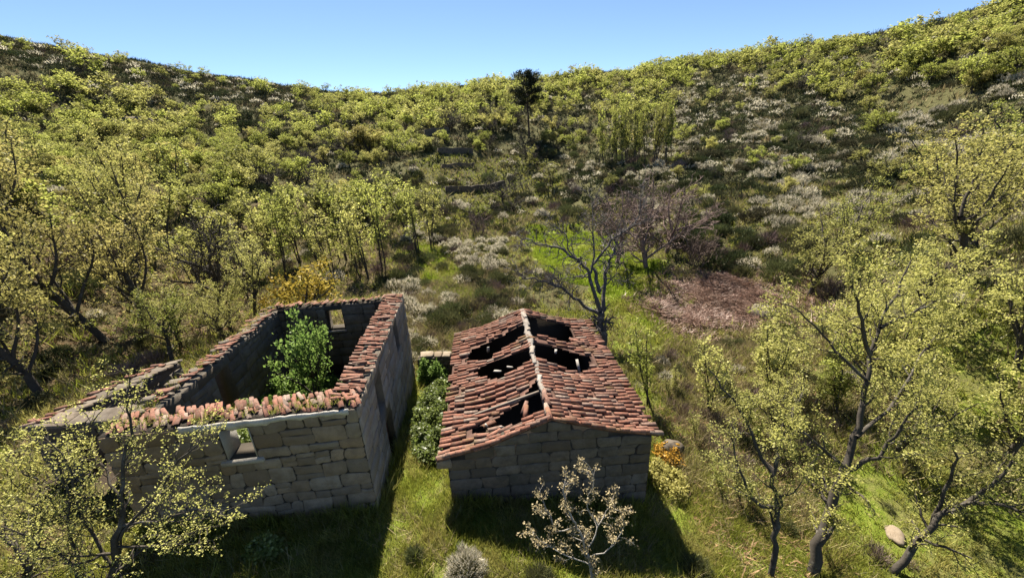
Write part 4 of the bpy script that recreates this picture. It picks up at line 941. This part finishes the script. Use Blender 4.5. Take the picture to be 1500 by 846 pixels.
plant('bare', -20.9, 26.5, 1.42, 1.15, 'tall dark leafless tree beyond the left corner of the roofless house', None, 1, .9)
plant('bare', -22.6, 33., 1.05, .9, 'thin dark leafless tree just behind the taller dark bare tree', None, 0, 2.0)
plant('thicket', -3.7, 50.8, 1.45, 1.2, 'brown leafless multi stemmed thicket below the long terrace wall', None, 0)
for i, (x, y, h, k, lf) in enumerate(((-19.8, 14.2, 1.0, 0, None), (-21.5, 19.0, 1.12, 1, None), (-21.4, 21.2, 1.08, 2, None), (-24.5, 17.5, 1.1, 3, 'oak_leaf_cream'), (-27.5, 22.0, 1.15, 0, None), (-26.5, 27.0, 1.15, 1, 'oak_leaf_cream'), (-32, 25.5, 1.2, 2, None), (-30.5, 31.5, 1.1, 3, None), (-36, 31, 1.15, 1, 'oak_leaf'), (-23.5, 13.2, .95, 2, None), (-29, 16.5, 1.1, 1, 'oak_leaf_cream'), (-17.6, 24.6, .8, 3, 'oak_leaf_cream'), (-33, 19, 1.1, 0, None), (-38, 25, 1.15, 3, 'oak_leaf_cream'))):
    plant('grove', x, y, h*1.02, h*.95, 'tall brown stemmed oak with thin new leaves in the grove left of the lean-to', 'oaks in the grove left of the lean-to', k, None, lf)
for (x, y, h) in ((-17.2, 17.5, .5), (-18.6, 19.8, .55), (-16.4, 20.5, .45), (-21.8, 12.0, .5), (-17.8, 22.6, .45), (-28.6, 19.0, .6), (-24.0, 29.0, .6), (-15.6, 25.4, .42)):
    plant('grove', x, y, h, h*1.25, 'low young oak with pale leaves under the grove left of the lean-to', 'young oaks under the left grove', None, None, 'oak_leaf_cream' if rng.random() < .6 else 'oak_leaf')
for i in range(15):
    t = (i+rng.uniform(-.3, .3))/14; plant('slim', 18+9.8*t+rng.normal(0, .5), 78.5-8.3*t+rng.normal(0, .5), rng.uniform(1.2, 1.5), .85, 'straight slim pale green oak in the stand at the foot of the right slope', 'slim oaks in the stand on the right slope')
for (px, py) in ((-20.8, 35.5), (-18.8, 37), (-16.9, 35.4), (-15.2, 37.5), (-13.6, 35.), (-12.6, 38.), (-17.5, 40), (-21.8, 39.5), (-10.4, 43.5), (-9.0, 45.5), (-23.8, 37.6)):
    plant('slim', px, py, rng.uniform(.95, 1.2), 1., 'slender oak with dark stems in the small stand behind the roofless house', 'slender oaks behind the roofless house', None, None, 'oak_leaf' if rng.random() < .6 else 'oak_leaf_cream')
for i, (x, y, h, w, lf, lab) in enumerate(((24.2, 27.4, .95, 1.1, 'oak_leaf', 'yellow green oak standing alone below the white flowered slope'), (21.5, 17.5, 1.1, 1.2, 'oak_leaf_dull', None), (25., 20., 1.2, 1.3, 'oak_leaf_dull', None), (29., 24., 1.25, 1.3, 'oak_leaf_dull', None), (28.5, 18.5, 1.2, 1.2, 'oak_leaf_cream', None), (33.5, 25., 1.2, 1.3, 'oak_leaf', None), (24.5, 14.2, 1.0, 1.1, 'oak_leaf_dull', None), (20.0, 24.5, .95, 1.1, 'oak_leaf_cream', None), (34., 31., 1.15, 1.3, 'oak_leaf_dull', None), (38, 29, 1.1, 1.3, 'oak_leaf', None))):
    plant('grove', x, y, h*.78, w*.85, lab or 'broad dull green oak in the wood at the right edge behind the large oak', None if lab else 'oaks at the right edge behind the large oak', None, None, lf)
for (x, y, h) in ((14.2, 11.6, .52), (16.4, 10.2, .55), (18.6, 12.4, .6), (20.5, 10.0, .62), (15.6, 16.2, .55), (12.4, 15.8, .5), (18.2, 15.6, .6), (10.2, 12.6, .42)):
    plant('grove', x, y, h, h*1.15, 'pale young oak in the open growth behind the large leaning oak', 'young oaks behind the large leaning oak', None, None, 'oak_leaf_cream')
for i, (x, y, h, lab) in enumerate(((8.6, 14.8, .5, 'thin pale leaved sapling in the dry weeds right of the tiled house'), (11.2, 14.6, .6, 'pale leaved sapling between the tiled house and the large oak'), (15.5, 13.0, .62, 'pale leaved sapling in the shade behind the large oak'), (17.5, 9.5, .6, 'young oak at the right edge above the leaning low oak'), (13.2, 18.2, .55, 'small sapling near the stand-in boulder for the log hollow by the bracken'))):
    plant('slim', x, y, h, h*1.1, lab, None, None, None, 'oak_leaf_cream')

# ---- woods on the slopes: individual oaks nearest first, the far rest as one mass
def scatter(poly, sp, rg, jit=.5, test=None):
    xs = [p[0] for p in poly]; ys = [p[1] for p in poly]
    gx, gy = np.meshgrid(np.arange(min(xs), max(xs), sp), np.arange(min(ys), max(ys), sp*.87)); gx = gx+(np.arange(gx.shape[0]) % 2)[:, None]*sp/2
    x = gx.ravel()+rg.uniform(-jit, jit, gx.size)*sp; y = gy.ravel()+rg.uniform(-jit, jit, gx.size)*sp
    ok = inside(x, y, poly); x, y = x[ok], y[ok]
    if test is not None: ok = test(x, y); x, y = x[ok], y[ok]
    return x, y
srg = np.random.default_rng(77)
KEEP_OFF = [(-20.9, 26.5, 3), (13.3, 34.6, 4.5), (6, 105.8, 4), (-3.7, 50.8, 3), (5.3, 20.5, 3)]
def free(x, y, pad=1.5, walls=True):
    ok = ~in_house(x, y, pad)
    for a, b, r in KEEP_OFF: ok &= np.hypot(x-a, y-b) > r
    if walls:
        for a, b in (((-10.6, 70.6), (-.4, 78.6)), ((-19.2, 102), (-13.6, 104.3)), ((-13.9, 86.9), (-7.2, 91.6)), ((-12.5, 81.2), (-6.6, 85.9))):
            a = np.array(a); d = np.array(b)-a; q = np.stack([x, y], -1)-a; t = np.clip(q@d/(d@d), -.1, 1.1); e = q-t[:, None]*d
            ok &= ~((np.hypot(e[:, 0], e[:, 1]) < 5.5) & (e[:, 1] < 1.5))
    return ok
TR = []
def wood(poly, sp, h, mix, lab, grp, dens=None):
    x, y = scatter(REG[poly], sp, srg); ok = free(x, y)&in_frame(x, y, ground(x, y)+3, 90)
    if poly == 'left_mid': ok &= ~((x > -25.5) & (y < 47))
    if dens is not None: ok &= vnoise(x, y, 11, 4)+srg.normal(0, .35, len(x)) > dens
    for a, b in zip(x[ok], y[ok]):
        key = mix[int(srg.integers(len(mix)))]; TR.append((math.hypot(a, b), a, b, key, h*(.85+.3*vnoise(a, b, 13, 2))*srg.choice([.55, .8, 1., 1.1, 1.35]), lab, grp))
def lab_of(where, grp): return {k: (v+' '+where, grp) for k, v in dict(oak='yellow green oak coming into leaf', dull='brownish oak half in leaf', bare='grey leafless tree', evergreen='dark evergreen bush', slim='slender pale green oak', thicket='brown leafless thicket').items()}
wood('wood_left', 3.6, .84, ['oak']*9+['dull']*2+['bare', 'bare', 'evergreen'], lab_of('in the wood covering the left hillside', 'trees of the left hillside'), None, -.85)
wood('valley_head', 3.9, .86, ['oak']*8+['dull']*2+['bare', 'bare', 'evergreen'], lab_of('in the wood filling the head of the valley', 'trees at the valley head'), None, -.85)
wood('wood_right', 3.9, .84, ['oak']*6+['dull']*3+['bare', 'evergreen'], lab_of('in the wood along the right hilltop', 'trees of the right hilltop'), None, -.75)
wood('left_mid', 4.2, 1.0, ['oak']*4+['dull']*2+['slim']*2, lab_of('in the wood behind the left grove', 'trees behind the left grove'), None, -.6)
wood('ridge_left', 8., .8, ['evergreen']*3+['oak'], lab_of('along the rocky left ridge', 'growth along the left ridge'), None)
wood('slope_right', 7.5, .62, ['oak']*5+['dull', 'bare', 'evergreen'], lab_of('scattered over the white flowered slope', 'trees scattered over the flowering slope'), None, -.1)
REG['far_right'] = [(78, 92), (104, 96), (108, 62), (84, 50), (66, 58), (72, 78)]
wood('far_right', 4.2, .8, ['oak']*7+['dull', 'evergreen'], lab_of('on the upper right slope', 'trees of the upper right slope'), None)
REG['pine_slope'] = [(2, 100), (14, 118), (26, 112), (20, 92), (8, 92)]
wood('pine_slope', 4.5, .8, ['oak']*4+['dull', 'bare', 'bare'], lab_of('on the slope beside the lone pine', 'trees beside the lone pine'), None)
wood('terrace', 8.5, .8, ['slim', 'thicket', 'bare', 'oak'], lab_of('beside the terraces of the valley bottom', 'growth beside the terraces'), None)
REG['rim'] = [(-150, 60), (-128, 112), (-92, 140), (-60, 168), (-30, 200), (20, 205), (70, 180), (100, 130), (118, 90), (118, 60), (94, 74), (94, 100), (88, 118), (60, 152), (34, 168), (0, 164), (-30, 166), (-64, 142), (-97, 128), (-120, 105)]
REG['weedy'] = [(6.2, 9), (7, 17), (10, 22), (14, 20), (14, 13), (9, 9)]
wood('weedy', 2.3, .42, ['slim'], {'slim': ('small slender sapling in the dry growth right of the tiled house', 'saplings right of the tiled house')}, None)
wood('rim', 8., .55, ['evergreen', 'evergreen', 'evergreen', 'oak'], lab_of('on the skyline beyond the woods', 'growth on the skyline'), None, -.5)
TR.sort(key=lambda t: t[0])
NKEY = {}; rest = []
for d, x, y, key, h, lab, grp in TR:
    lim = dict(oak=215, dull=60, bare=40, evergreen=60, slim=40, thicket=30)[key]
    n = NKEY.get(key, 0)
    if n >= lim: rest.append((x, y, key, h)); continue
    NKEY[key] = n+1
    plant(key, x, y, h*srg.uniform(.85, 1.0), h*srg.uniform(1.1, 1.4), lab[key][0], lab[key][1]+(' '+key if False else ''))
def mass(name, items, label):
    """far growth joined into one mass of stuff; items: (V, F, x, y, rz, sx, sz, tint)"""
def join(items):
    VV, FF, TT, n = [], [], [], 0
    for V, F, x, y, z, rz, sx, sz, tn in items:
        c, s = math.cos(rz), math.sin(rz); Q = V*np.array([sx, sx, sz]); Q = np.stack([Q[:, 0]*c-Q[:, 1]*s+x, Q[:, 0]*s+Q[:, 1]*c+y, Q[:, 2]+z], -1)
        VV.append(Q); FF.append(F+n); TT.append(np.full(len(Q), tn)); n += len(Q)
    return np.concatenate(VV), np.concatenate(FF), np.concatenate(TT)
fr = np.random.default_rng(91)
far_geo = {}
for k in range(4):
    V, F = PROTO['oak'][k][0][1]; m = len(F); pick = fr.permutation(m)[:520]
    Q = V.reshape(-1, 4, 3)[pick]; c = Q.mean(1, keepdims=True); Q = c+(Q-c)*1.75; far_geo[k] = (Q.reshape(-1, 3), np.arange(4*len(Q)).reshape(-1, 4))
it = []
for x, y, key, h in rest:
    V, F = far_geo[int(fr.integers(4))]; it.append((V, F, x, y, gz(x, y), fr.uniform(0, 6.28), h*fr.uniform(1.15, 1.45), h*.85, fr.random()))
if it:
    V, F, T_ = join(it); tag(ob('far_wood', np_mesh('far_wood', V, [F], M['oak_leaf_far'], tint=T_)), 'yellow green oak wood on the farthest slopes', kind='stuff')

# ---- shrubs
SH = {}
for kd, seeds in (('white_broom', (201, 202, 203)), ('green_broom', (211, 212)), ('heath_bush', (221, 222, 223)), ('dry_bush', (231, 232))):
    SH[kd] = []
    for s in seeds:
        V, F, mid, mt = bush_mesh(kd, s); SH[kd].append(np_mesh(kd, V, [F], [M[a] for a in mt], mid))
SHF = {kd: [bush_mesh(kd, s+7, .13) for s in (301, 302, 303)] for kd in SH}
LABS = dict(white_broom='rounded broom bush covered in white blossom', green_broom='upright green broom bush without flowers', heath_bush='low dark green heath bush', dry_bush='dry brown twiggy bush')
BU = []
def shrubs(poly, sp, kinds, size, where, dens=None, far=999, pad=.9):
    x, y = scatter(REG[poly] if isinstance(poly, str) else poly, sp, srg); ok = free(x, y, pad, True) & in_frame(x, y, ground(x, y)+.5, 40)
    ok &= ~(inside(x, y, REG['meadow']) & (srg.random(len(x)) > .13)) & ~(inside(x, y, REG['strip']) & (srg.random(len(x)) > .15)) & ~(inside(x, y, REG['bracken']) & (srg.random(len(x)) > .2))
    if dens is not None: ok &= vnoise(x, y, 7, 8)+srg.normal(0, .3, len(x)) > dens
    for a, b in zip(x[ok], y[ok]):
        kd = kinds[int(srg.integers(len(kinds)))]; pt = float(vnoise(a, b, 8, 40))+srg.normal(0, .12)
        if kinds.count('white_broom') > 1: kd = 'white_broom' if pt > .12 and srg.random() < .85 else ('heath_bush' if kd == 'white_broom' and pt < -.05 else kd)
        BU.append((math.hypot(a, b), a, b, kd, size*srg.choice([.4, .6, .8, 1., 1.3]), where))
shrubs('slope_right', 1.75, ['white_broom']*5+['heath_bush']*4+['green_broom', 'dry_bush'], 1.15, 'on the slope right of the meadow')
shrubs('terrace', 2.4, ['white_broom']*4+['heath_bush']*3+['dry_bush'], 1.1, 'among the terraces of the valley bottom', -.5)
shrubs([(-1, 57), (6, 54), (7, 36), (3, 27), (-2, 25), (-1, 36)], 1.15, ['white_broom', 'green_broom', 'green_broom', 'dry_bush', 'dry_bush', 'heath_bush'], .65, 'in the rough grass left of the meadow', -.5)
shrubs('scrub_center', 1.0, ['white_broom']*5+['green_broom']*3+['dry_bush']*3, .85, 'in the scrub behind the two houses', -.9)
shrubs('left_mid', 1.9, ['heath_bush']*2+['green_broom']*2+['dry_bush']*2+['white_broom'], 1.0, 'under the oaks left of the meadow', -.2)
shrubs('ridge_left', 1.8, ['heath_bush']*4+['dry_bush']+['white_broom'], 1.5, 'on the rocky left ridge')
shrubs('wood_left', 2.5, ['heath_bush']*3+['dry_bush'], 1.3, 'between the trees of the left hillside')
shrubs('wood_right', 2.8, ['heath_bush']*3+['dry_bush']+['white_broom'], 1.3, 'between the trees of the right hilltop')
shrubs('valley_head', 2.8, ['heath_bush']*3+['dry_bush'], 1.3, 'between the trees of the valley head')
shrubs('rim', 3.2, ['heath_bush']*3+['dry_bush'], 1.4, 'on the skyline beyond the woods')
FILL = [(-60, 18), (-30, 60), (0, 60), (40, 60), (60, 40), (30, 16), (14, 19), (3, 24), (-9, 24), (-20, 30)]
shrubs('far_right', 1.9, ['heath_bush']*4+['white_broom']*2, 1.2, 'on the upper right slope')
shrubs([(8, 60), (18, 80), (6, 106), (-6, 91), (8, 99), (12, 69), (-1, 56)], 2.5, ['heath_bush']*4+['green_broom', 'white_broom', 'dry_bush'], 1.2, 'on the slope below the lone pine')
shrubs([(9.6, 53), (13, 40), (15, 31), (21, 26), (26, 32), (17, 60)], 1.9, ['heath_bush']*4+['green_broom']*3+['dry_bush'], 1.15, 'along the right side of the meadow')
shrubs([(19, 26), (26, 32), (36, 35), (40, 27), (30, 17), (20, 13), (17.5, 23)], 2.2, ['heath_bush']*2+['green_broom']*2+['dry_bush']*2+['white_broom'], 1.0, 'under the oaks at the right edge')
shrubs([(6, 16.5), (9, 22), (12.5, 22), (18, 22), (16, 14), (8.2, 10.5)], 0.85, ['dry_bush']*5+['green_broom']*2+['white_broom'], .5, 'in the dry weeds right of the tiled house', -.5)
shrubs([(-3.4, 8.5), (-1.9, 8.5), (-1.9, 6.4), (-3, 6.3)], .7, ['dry_bush', 'green_broom', 'white_broom'], .16, 'in the sunlit strip between the houses', -.2, pad=.1)
shrubs([(6.0, 6.5), (8, 10), (14, 13), (20, 12), (16, 5), (8, 4)], 1.9, ['green_broom', 'dry_bush', 'dry_bush'], .42, 'in the grass under the large oak', -.1)
shrubs([(-26, 22), (-14, 20), (-15, 11), (-20, 7), (-32, 10)], 1.6, ['green_broom', 'green_broom', 'heath_bush', 'dry_bush'], .7, 'under the grove left of the lean-to', -.2)
shrubs([(-9, 22), (-9, 25), (2, 25), (7, 23), (6.5, 18), (-6, 18.6)], .9, ['dry_bush']*3+['white_broom']*2+['green_broom']*2, .6, 'in the rough ground just behind the houses', -.3)
shrubs([(-58, 30), (-40, 60), (-30, 75), (-20, 60), (-12, 50), (0, 62), (12, 52), (30, 55), (62, 55), (70, 90), (60, 115), (30, 130), (0, 125), (-20, 100), (-40, 120), (-90, 120), (-100, 90)], 2.5, ['heath_bush']*5+['green_broom']*2+['white_broom', 'dry_bush', 'dry_bush'], 1.15, 'between the other growth of the valley sides')
BU.sort(key=lambda t: t[0]/t[4])
cnt = {}; far = {k: [] for k in SH}
for d, x, y, kd, s, where in BU:
    c = cnt.get(kd, 0)
    if c >= (280 if kd != 'dry_bush' else 240): far[kd].append((x, y, s)); continue
    cnt[kd] = c+1
    o = ob(kd, SH[kd][int(srg.integers(len(SH[kd])))], None, (x, y, gz(x, y)-.06), (srg.normal(0, .06), srg.normal(0, .06), srg.uniform(0, 6.28)), (s*srg.uniform(.85, 1.2), s*srg.uniform(.85, 1.2), s*srg.uniform(.85, 1.15)))
    tag(o, LABS[kd]+' '+where, 'shrub', {'white_broom': 'white broom bushes', 'green_broom': 'green broom bushes', 'heath_bush': 'dark heath bushes', 'dry_bush': 'dry bushes'}[kd]+' '+where)
FM = dict(white_broom=['heath_far', 'blossom_far'], green_broom=['heath_far'], heath_bush=['heath_far'], dry_bush=['twig_far'])
for kd, lst in far.items():
    if not lst: continue
    it = []; mids = []
    for x, y, s in lst:
        V, F, mid, _ = SHF[kd][int(fr.integers(3))]; it.append((V, F, x, y, gz(x, y)-.05, fr.uniform(0, 6.28), s*1.05, s, fr.random())); mids.append(mid)
    V, F, T_ = join(it)
    nm = {'white_broom': 'flowering_scrub', 'green_broom': 'broom_scrub', 'heath_bush': 'heath_scrub', 'dry_bush': 'dry_scrub'}[kd]
    tag(ob(nm, np_mesh(nm, V, [F], [M[a] for a in FM[kd]], np.concatenate(mids), tint=T_)), {'white_broom': 'white flowering scrub spread over the far slopes', 'green_broom': 'green broom scrub spread over the far slopes', 'heath_bush': 'dark heath spread over the far slopes', 'dry_bush': 'dry brown scrub spread over the far slopes'}[kd], kind='stuff')
# the near, well seen bushes
def near_bush(x, y, rx, h, seed, label, stem, blossom=None, n=2600, name='white_broom', bl=.16, wd=.014):
    rg = np.random.default_rng(seed); r = ob(name, None, None, (x, y, gz(x, y)-.04)); tag(r, label, 'shrub')
    V, F, rr = bush_geo(rg, n, rx, h, bl, wd, .25); tr = V.reshape(-1, 3, 3)
    fl = (rr > .70) & (tr[:, :, 2].max(1) > h*.22) & (rg.random(len(rr)) < .85) if blossom else np.zeros(len(rr), bool)
    for nm, mk, mt in (('stems', ~fl, stem), ('blossom', fl, blossom)):
        if mk.any(): Q = tr[mk].reshape(-1, 3); ob(nm, np_mesh(nm, Q, [np.arange(len(Q)).reshape(-1, 3)], M[mt]), r)
near_bush(-1.42, 6.6, .56, .92, 1, 'round cream white broom bush in the grass between the two houses', 'broom_stem', 'broom_blossom', 5200, bl=.13, wd=.016)
near_bush(-2.75, 7.0, .26, .5, 2, 'small grey green broom bush in the sunlit strip between the houses', 'broom_stem', None, 1500, 'green_broom')
near_bush(.35, 6.45, .42, .62, 3, 'grey green broom bush beside the sapling before the tiled house', 'broom_stem', None, 2400, 'green_broom')
near_bush(-14.6, 13.2, 1.2, 1.3, 4, 'large blue green broom bush behind the lean-to', 'broom_stem', None, 5200, 'green_broom', .3, .03)
near_bush(4.6, 7.2, .45, .5, 5, 'olive broom bush beside the corner of the tiled house', 'broom_stem', None, 2200, 'green_broom')

def leafy(name, label, x, y, rx, ry, h, n, size, leaf, seed, cat='shrub', rz=0., hfun=None):
    rg = np.random.default_rng(seed); u = rg.uniform(-1, 1, (n*2, 2)); u = u[np.hypot(u[:, 0], u[:, 1]) < 1][:n]
    dome = np.sqrt(np.clip(1-u[:, 0]**2-u[:, 1]**2, 0, 1))**.55*np.clip(.66+.55*vnoise(u[:, 0]*rx, u[:, 1]*ry, .42, seed), .25, 1.4)
    px, py = u[:, 0]*rx, u[:, 1]*ry; c, s = math.cos(rz), math.sin(rz); wx, wy = px*c-py*s, px*s+py*c
    z0 = gz(x, y); g = ground(wx+x, wy+y)-z0; z = g+dome*h*(1-.5*rg.random(len(u))**2.2)
    V, F = leaves(np.stack([wx, wy, z], -1), rg, 3, size, size*.5, None, .75)
    r = ob(name, None, None, (x, y, z0)); tag(r, label, cat); ob('foliage', np_mesh('foliage', V, [F], M[leaf]), r)
    limbs = []
    for i in range(14):
        k = int(rg.integers(len(u))); limbs.append((refine(rg, np.array([(wx[k]*.3, wy[k]*.3, -.2), (wx[k]*.6, wy[k]*.6, z[k]*.8), (wx[k], wy[k], z[k])]), 3, .03), .014, .004))
    w, _, _ = grow(limbs, rg, [], 9, 0, (4, 3)); ob('stems', w.mesh('stems', M['bark']), r)
leafy('bramble', 'bright bramble thicket filling the alley between the two houses', -3.2, 13.9, 1.15, 3.4, .85, 6500, .12, 'bramble_leaf', 1, rz=R(4))
leafy('bramble', 'ivy dark bramble growing over the stone wall between the houses', -4.2, 17.4, .8, .5, 1.35, 900, .12, 'green_leaf', 2)
leafy('bramble', 'leafy undergrowth on the floor of the roofless house', -8.6, 13.6, 1.9, 2.6, .8, 2200, .15, 'green_leaf', 3)
leafy('bramble', 'bramble by the window inside the roofless house', -8.0, 9.9, 1.2, .7, 2.6, 1200, .12, 'bramble_leaf', 8)
leafy('nettle_patch', 'sunlit green and yellow weed growing in the shade of the roofless house', -6.6, 7.25, .42, .3, .6, 380, .09, 'bramble_leaf', 4, 'weed')
leafy('fern_patch', 'rust orange fern patch against the boulder by the tiled house', 5.6, 11.6, .55, .6, .5, 260, .11, 'rust_fern', 5, 'fern')
leafy('fern_patch', 'yellow green ferns beside the right wall of the tiled house', 5.1, 10.4, .55, .9, .55, 700, .10, 'oak_leaf_dull', 6, 'fern')

# ---- ground cover
gr = np.random.default_rng(55)
def blades(name, label, x, y, hgt, wd, k, mat, lean=.35, tsc=3.):
    n = len(x); z = ground(x, y); x, y, z = (np.repeat(a, k) for a in (x, y, z)); n = len(x)
    x = x+gr.normal(0, .07, n); y = y+gr.normal(0, .07, n); h = hgt*gr.uniform(.5, 1.35, n)*(1+.5*vnoise(x, y, 1.7, 6)); a = gr.uniform(0, 6.28, n); l = gr.normal(0, lean, (n, 2))*h[:, None]
    V = np.stack([np.stack([x-np.cos(a)*wd, y-np.sin(a)*wd, z-.02], -1), np.stack([x+np.cos(a)*wd, y+np.sin(a)*wd, z-.02], -1), np.stack([x+l[:, 0], y+l[:, 1], z+h], -1)], 1).reshape(-1, 3)
    t = np.clip(.45+.75*vnoise(x, y, tsc, 2)+gr.normal(0, .15, n), 0, 1)
    tag(ob(name, np_mesh(name, V, [np.arange(3*n).reshape(-1, 3)], M[mat], tint=np.repeat(t, 3))), label, kind='stuff')
def pts(n, poly=None, rmin=4, rmax=24, a0=-62, a1=62):
    if poly is not None:
        xs = [p[0] for p in poly]; ys = [p[1] for p in poly]; x = gr.uniform(min(xs), max(xs), n*3); y = gr.uniform(min(ys), max(ys), n*3); ok = inside(x+vnoise(x, y, 3, 1)*1.2, y+vnoise(x, y, 3, 9)*1.2, poly)
    else:
        r = np.sqrt(gr.uniform(rmin**2, rmax**2, n*2)); a = R(1)*gr.uniform(a0, a1, n*2); x, y = np.sin(a)*r, np.cos(a)*r; ok = np.ones(len(x), bool)
    ok &= ~in_house(x, y, -.25); x, y = x[ok][:n], y[ok][:n]; z = ground(x, y); f = in_frame(x, y, z, 60); return x[f], y[f]
x, y = pts(42000, None, 5, 13); ok = (vnoise(x, y, .9, 4)+gr.normal(0, .3, len(x)) > -.25); blades('grass', 'fresh green grass round the two houses', x[ok], y[ok], .15, .010, 6, 'grass_blade', .4, 1.1)
x, y = pts(2600, None, 5, 14); ok = vnoise(x, y, 1.1, 17)+gr.normal(0, .3, len(x)) > .15; blades('tall_grass', 'taller tufts standing in the grass round the houses', x[ok], y[ok], .36, .010, 9, 'grass_blade', .4, 1.5)
x, y = pts(2600, None, 5, 14); ok = vnoise(x, y, 1.4, 37)+gr.normal(0, .3, len(x)) > .1; blades('dry_weeds', 'straw coloured dead grass between the green grass', x[ok], y[ok], .25, .009, 8, 'straw', .7, 1.5)
x, y = pts(30000, None, 12, 27); ok = (vnoise(x, y, 2.3, 4)+gr.normal(0, .4, len(x)) > -.3); blades('grass', 'rough grass farther from the houses', x[ok], y[ok], .22, .017, 5, 'grass_blade')
x, y = pts(16000, REG['meadow']); ok = vnoise(x, y, 2.6, 24)+gr.normal(0, .3, len(x)) > -.5; x, y = x[ok], y[ok]; blades('grass', 'bright green meadow grass behind the houses', x, y, .22, .03, 5, 'meadow_blade')
x, y = pts(4000, REG['strip']); blades('grass', 'bright green grass strip leading up the valley', x, y, .22, .03, 5, 'meadow_blade')
x, y = pts(2600, [(9, 23), (8.5, 29), (12, 33), (19, 34), (22, 27), (18.5, 20.5), (13, 22)]); blades('bracken_litter', 'stray dead bracken thinning out into the grass round the brown patch', x, y, .26, .04, 4, 'frond', 1.2, 2.)
x, y = pts(12000, REG['bracken']); ok = vnoise(x, y, 1.6, 14)+gr.normal(0, .3, len(x)) > -.3; x, y = x[ok], y[ok]; blades('bracken_litter', 'fallen red brown bracken at the edge of the meadow', x, y, .22, .045, 4, 'frond', 1.6, 2.)
x, y = pts(5000, [(5.5, 11), (8, 20), (12, 23), (17, 22), (18, 15), (9, 8)]); blades('dry_weeds', 'pale dry weeds right of the tiled house', x, y, .42, .012, 5, 'straw', .5, 2.)
x, y = pts(3500, [(5.2, 6.5), (5.5, 13), (9, 20), (16, 18), (13, 12), (8, 6)]); blades('leaf_litter', 'brown fallen leaves in the rough ground right of the tiled house', x, y, .09, .035, 3, 'dead_leaf', 1.6, 1.4)
x, y = pts(4500, [(-8, 19), (-11, 33), (-1, 36), (1, 24), (6, 19)]); blades('dry_weeds', 'pale dry weeds behind the two houses', x, y, .5, .016, 5, 'straw', .5, 2.)
x, y = pts(7000, [(-38, 20), (-26, 40), (-14, 26), (-14, 12), (-22, 9)]); blades('leaf_litter', 'brown fallen leaves under the left grove', x, y, .07, .05, 4, 'dead_leaf', 1.8, 2.)
x, y = pts(26000, None, 17, 62, -60, 60); ok = ~inside(x, y, REG['meadow'])&~inside(x, y, REG['bracken']); x, y = x[ok], y[ok]; m_ = gr.random(len(x)) < .5; blades('rough_growth', 'dry tangled grass between the bushes of the valley', x[m_], y[m_], .45, .035, 6, 'straw', .55, 2.); blades('rough_growth', 'green tangled grass between the bushes of the valley', x[~m_], y[~m_], .42, .035, 6, 'grass_blade', .55, 2.)
x, y = pts(42000, None, 50, 200, -62, 62); m_ = vnoise(x, y, 9, 3)+gr.normal(0, .3, len(x)) > .1
blades('hillside_growth', 'dry pale growth covering the open parts of the hillsides', x[m_], y[m_], .75, .10, 4, 'straw', .6, 6.); blades('hillside_growth', 'dark heathy growth covering the open parts of the hillsides', x[~m_], y[~m_], .8, .12, 4, 'heath_far', .6, 6.)
bx, by = [], []
for (o, rot, x0, x1, y0, y1) in (((-10.29, 7.92), 6.65, 0, 6.13, 0, 9.29), ((-2.07, 8.84), 3.47, 0, 5.99, .08, 7.9)):
    for k in range(520):
        e = gr.random(); s_ = int(gr.integers(3)); d_ = -abs(gr.normal(0, .16))-.05
        u, v = ((x0+(x1-x0)*e, y0+d_), (x1-d_, y0+(y1-y0)*e), (x0+d_, y0+(y1-y0)*e))[s_]
        bx.append(o[0]+u*math.cos(R(rot))-v*math.sin(R(rot))); by.append(o[1]+u*math.sin(R(rot))+v*math.cos(R(rot)))
wx_, wy_ = [], []
for k in range(260):   # plants rooted in the soil on the wall tops
    s_ = int(gr.integers(3)); u, v = ((gr.uniform(0, 6), gr.uniform(.1, .5)), (gr.uniform(.1, .5), gr.uniform(.5, 8.8)), (gr.uniform(0, 6), gr.uniform(8.8, 9.2)))[s_]
    wx_.append((u, v, (3.72, 3.66-.036*v, 3.36)[s_]))
tv = []
for u, v, zz in wx_:
    for j in range(7):
        a_ = gr.uniform(0, 6.28); b_ = np.array([u+gr.normal(0, .05), v+gr.normal(0, .05), zz]); h_ = gr.uniform(.08, .24)
        tv += [b_+np.array([math.cos(a_), math.sin(a_), 0])*.008, b_-np.array([math.cos(a_), math.sin(a_), 0])*.008, b_+np.array([gr.normal(0, .07), gr.normal(0, .07), h_])]
tag(ob('wall_top_weeds', np_mesh('wall_top_weeds', np.array(tv), [np.arange(len(tv)).reshape(-1, 3)], M['grass_blade'], tint=gr.random(len(tv))), HOUSE), kind='stuff')
bx, by = np.array(bx), np.array(by); blades('wall_weeds', 'rank weeds and tall grass along the feet of the house walls', bx, by, .42, .014, 8, 'grass_blade', .4, .8)
x, y = pts(5000, REG['terrace']); blades('grass', 'thin pale grass on the terraces', x, y, .35, .06, 4, 'grass_blade', .4, 4.)
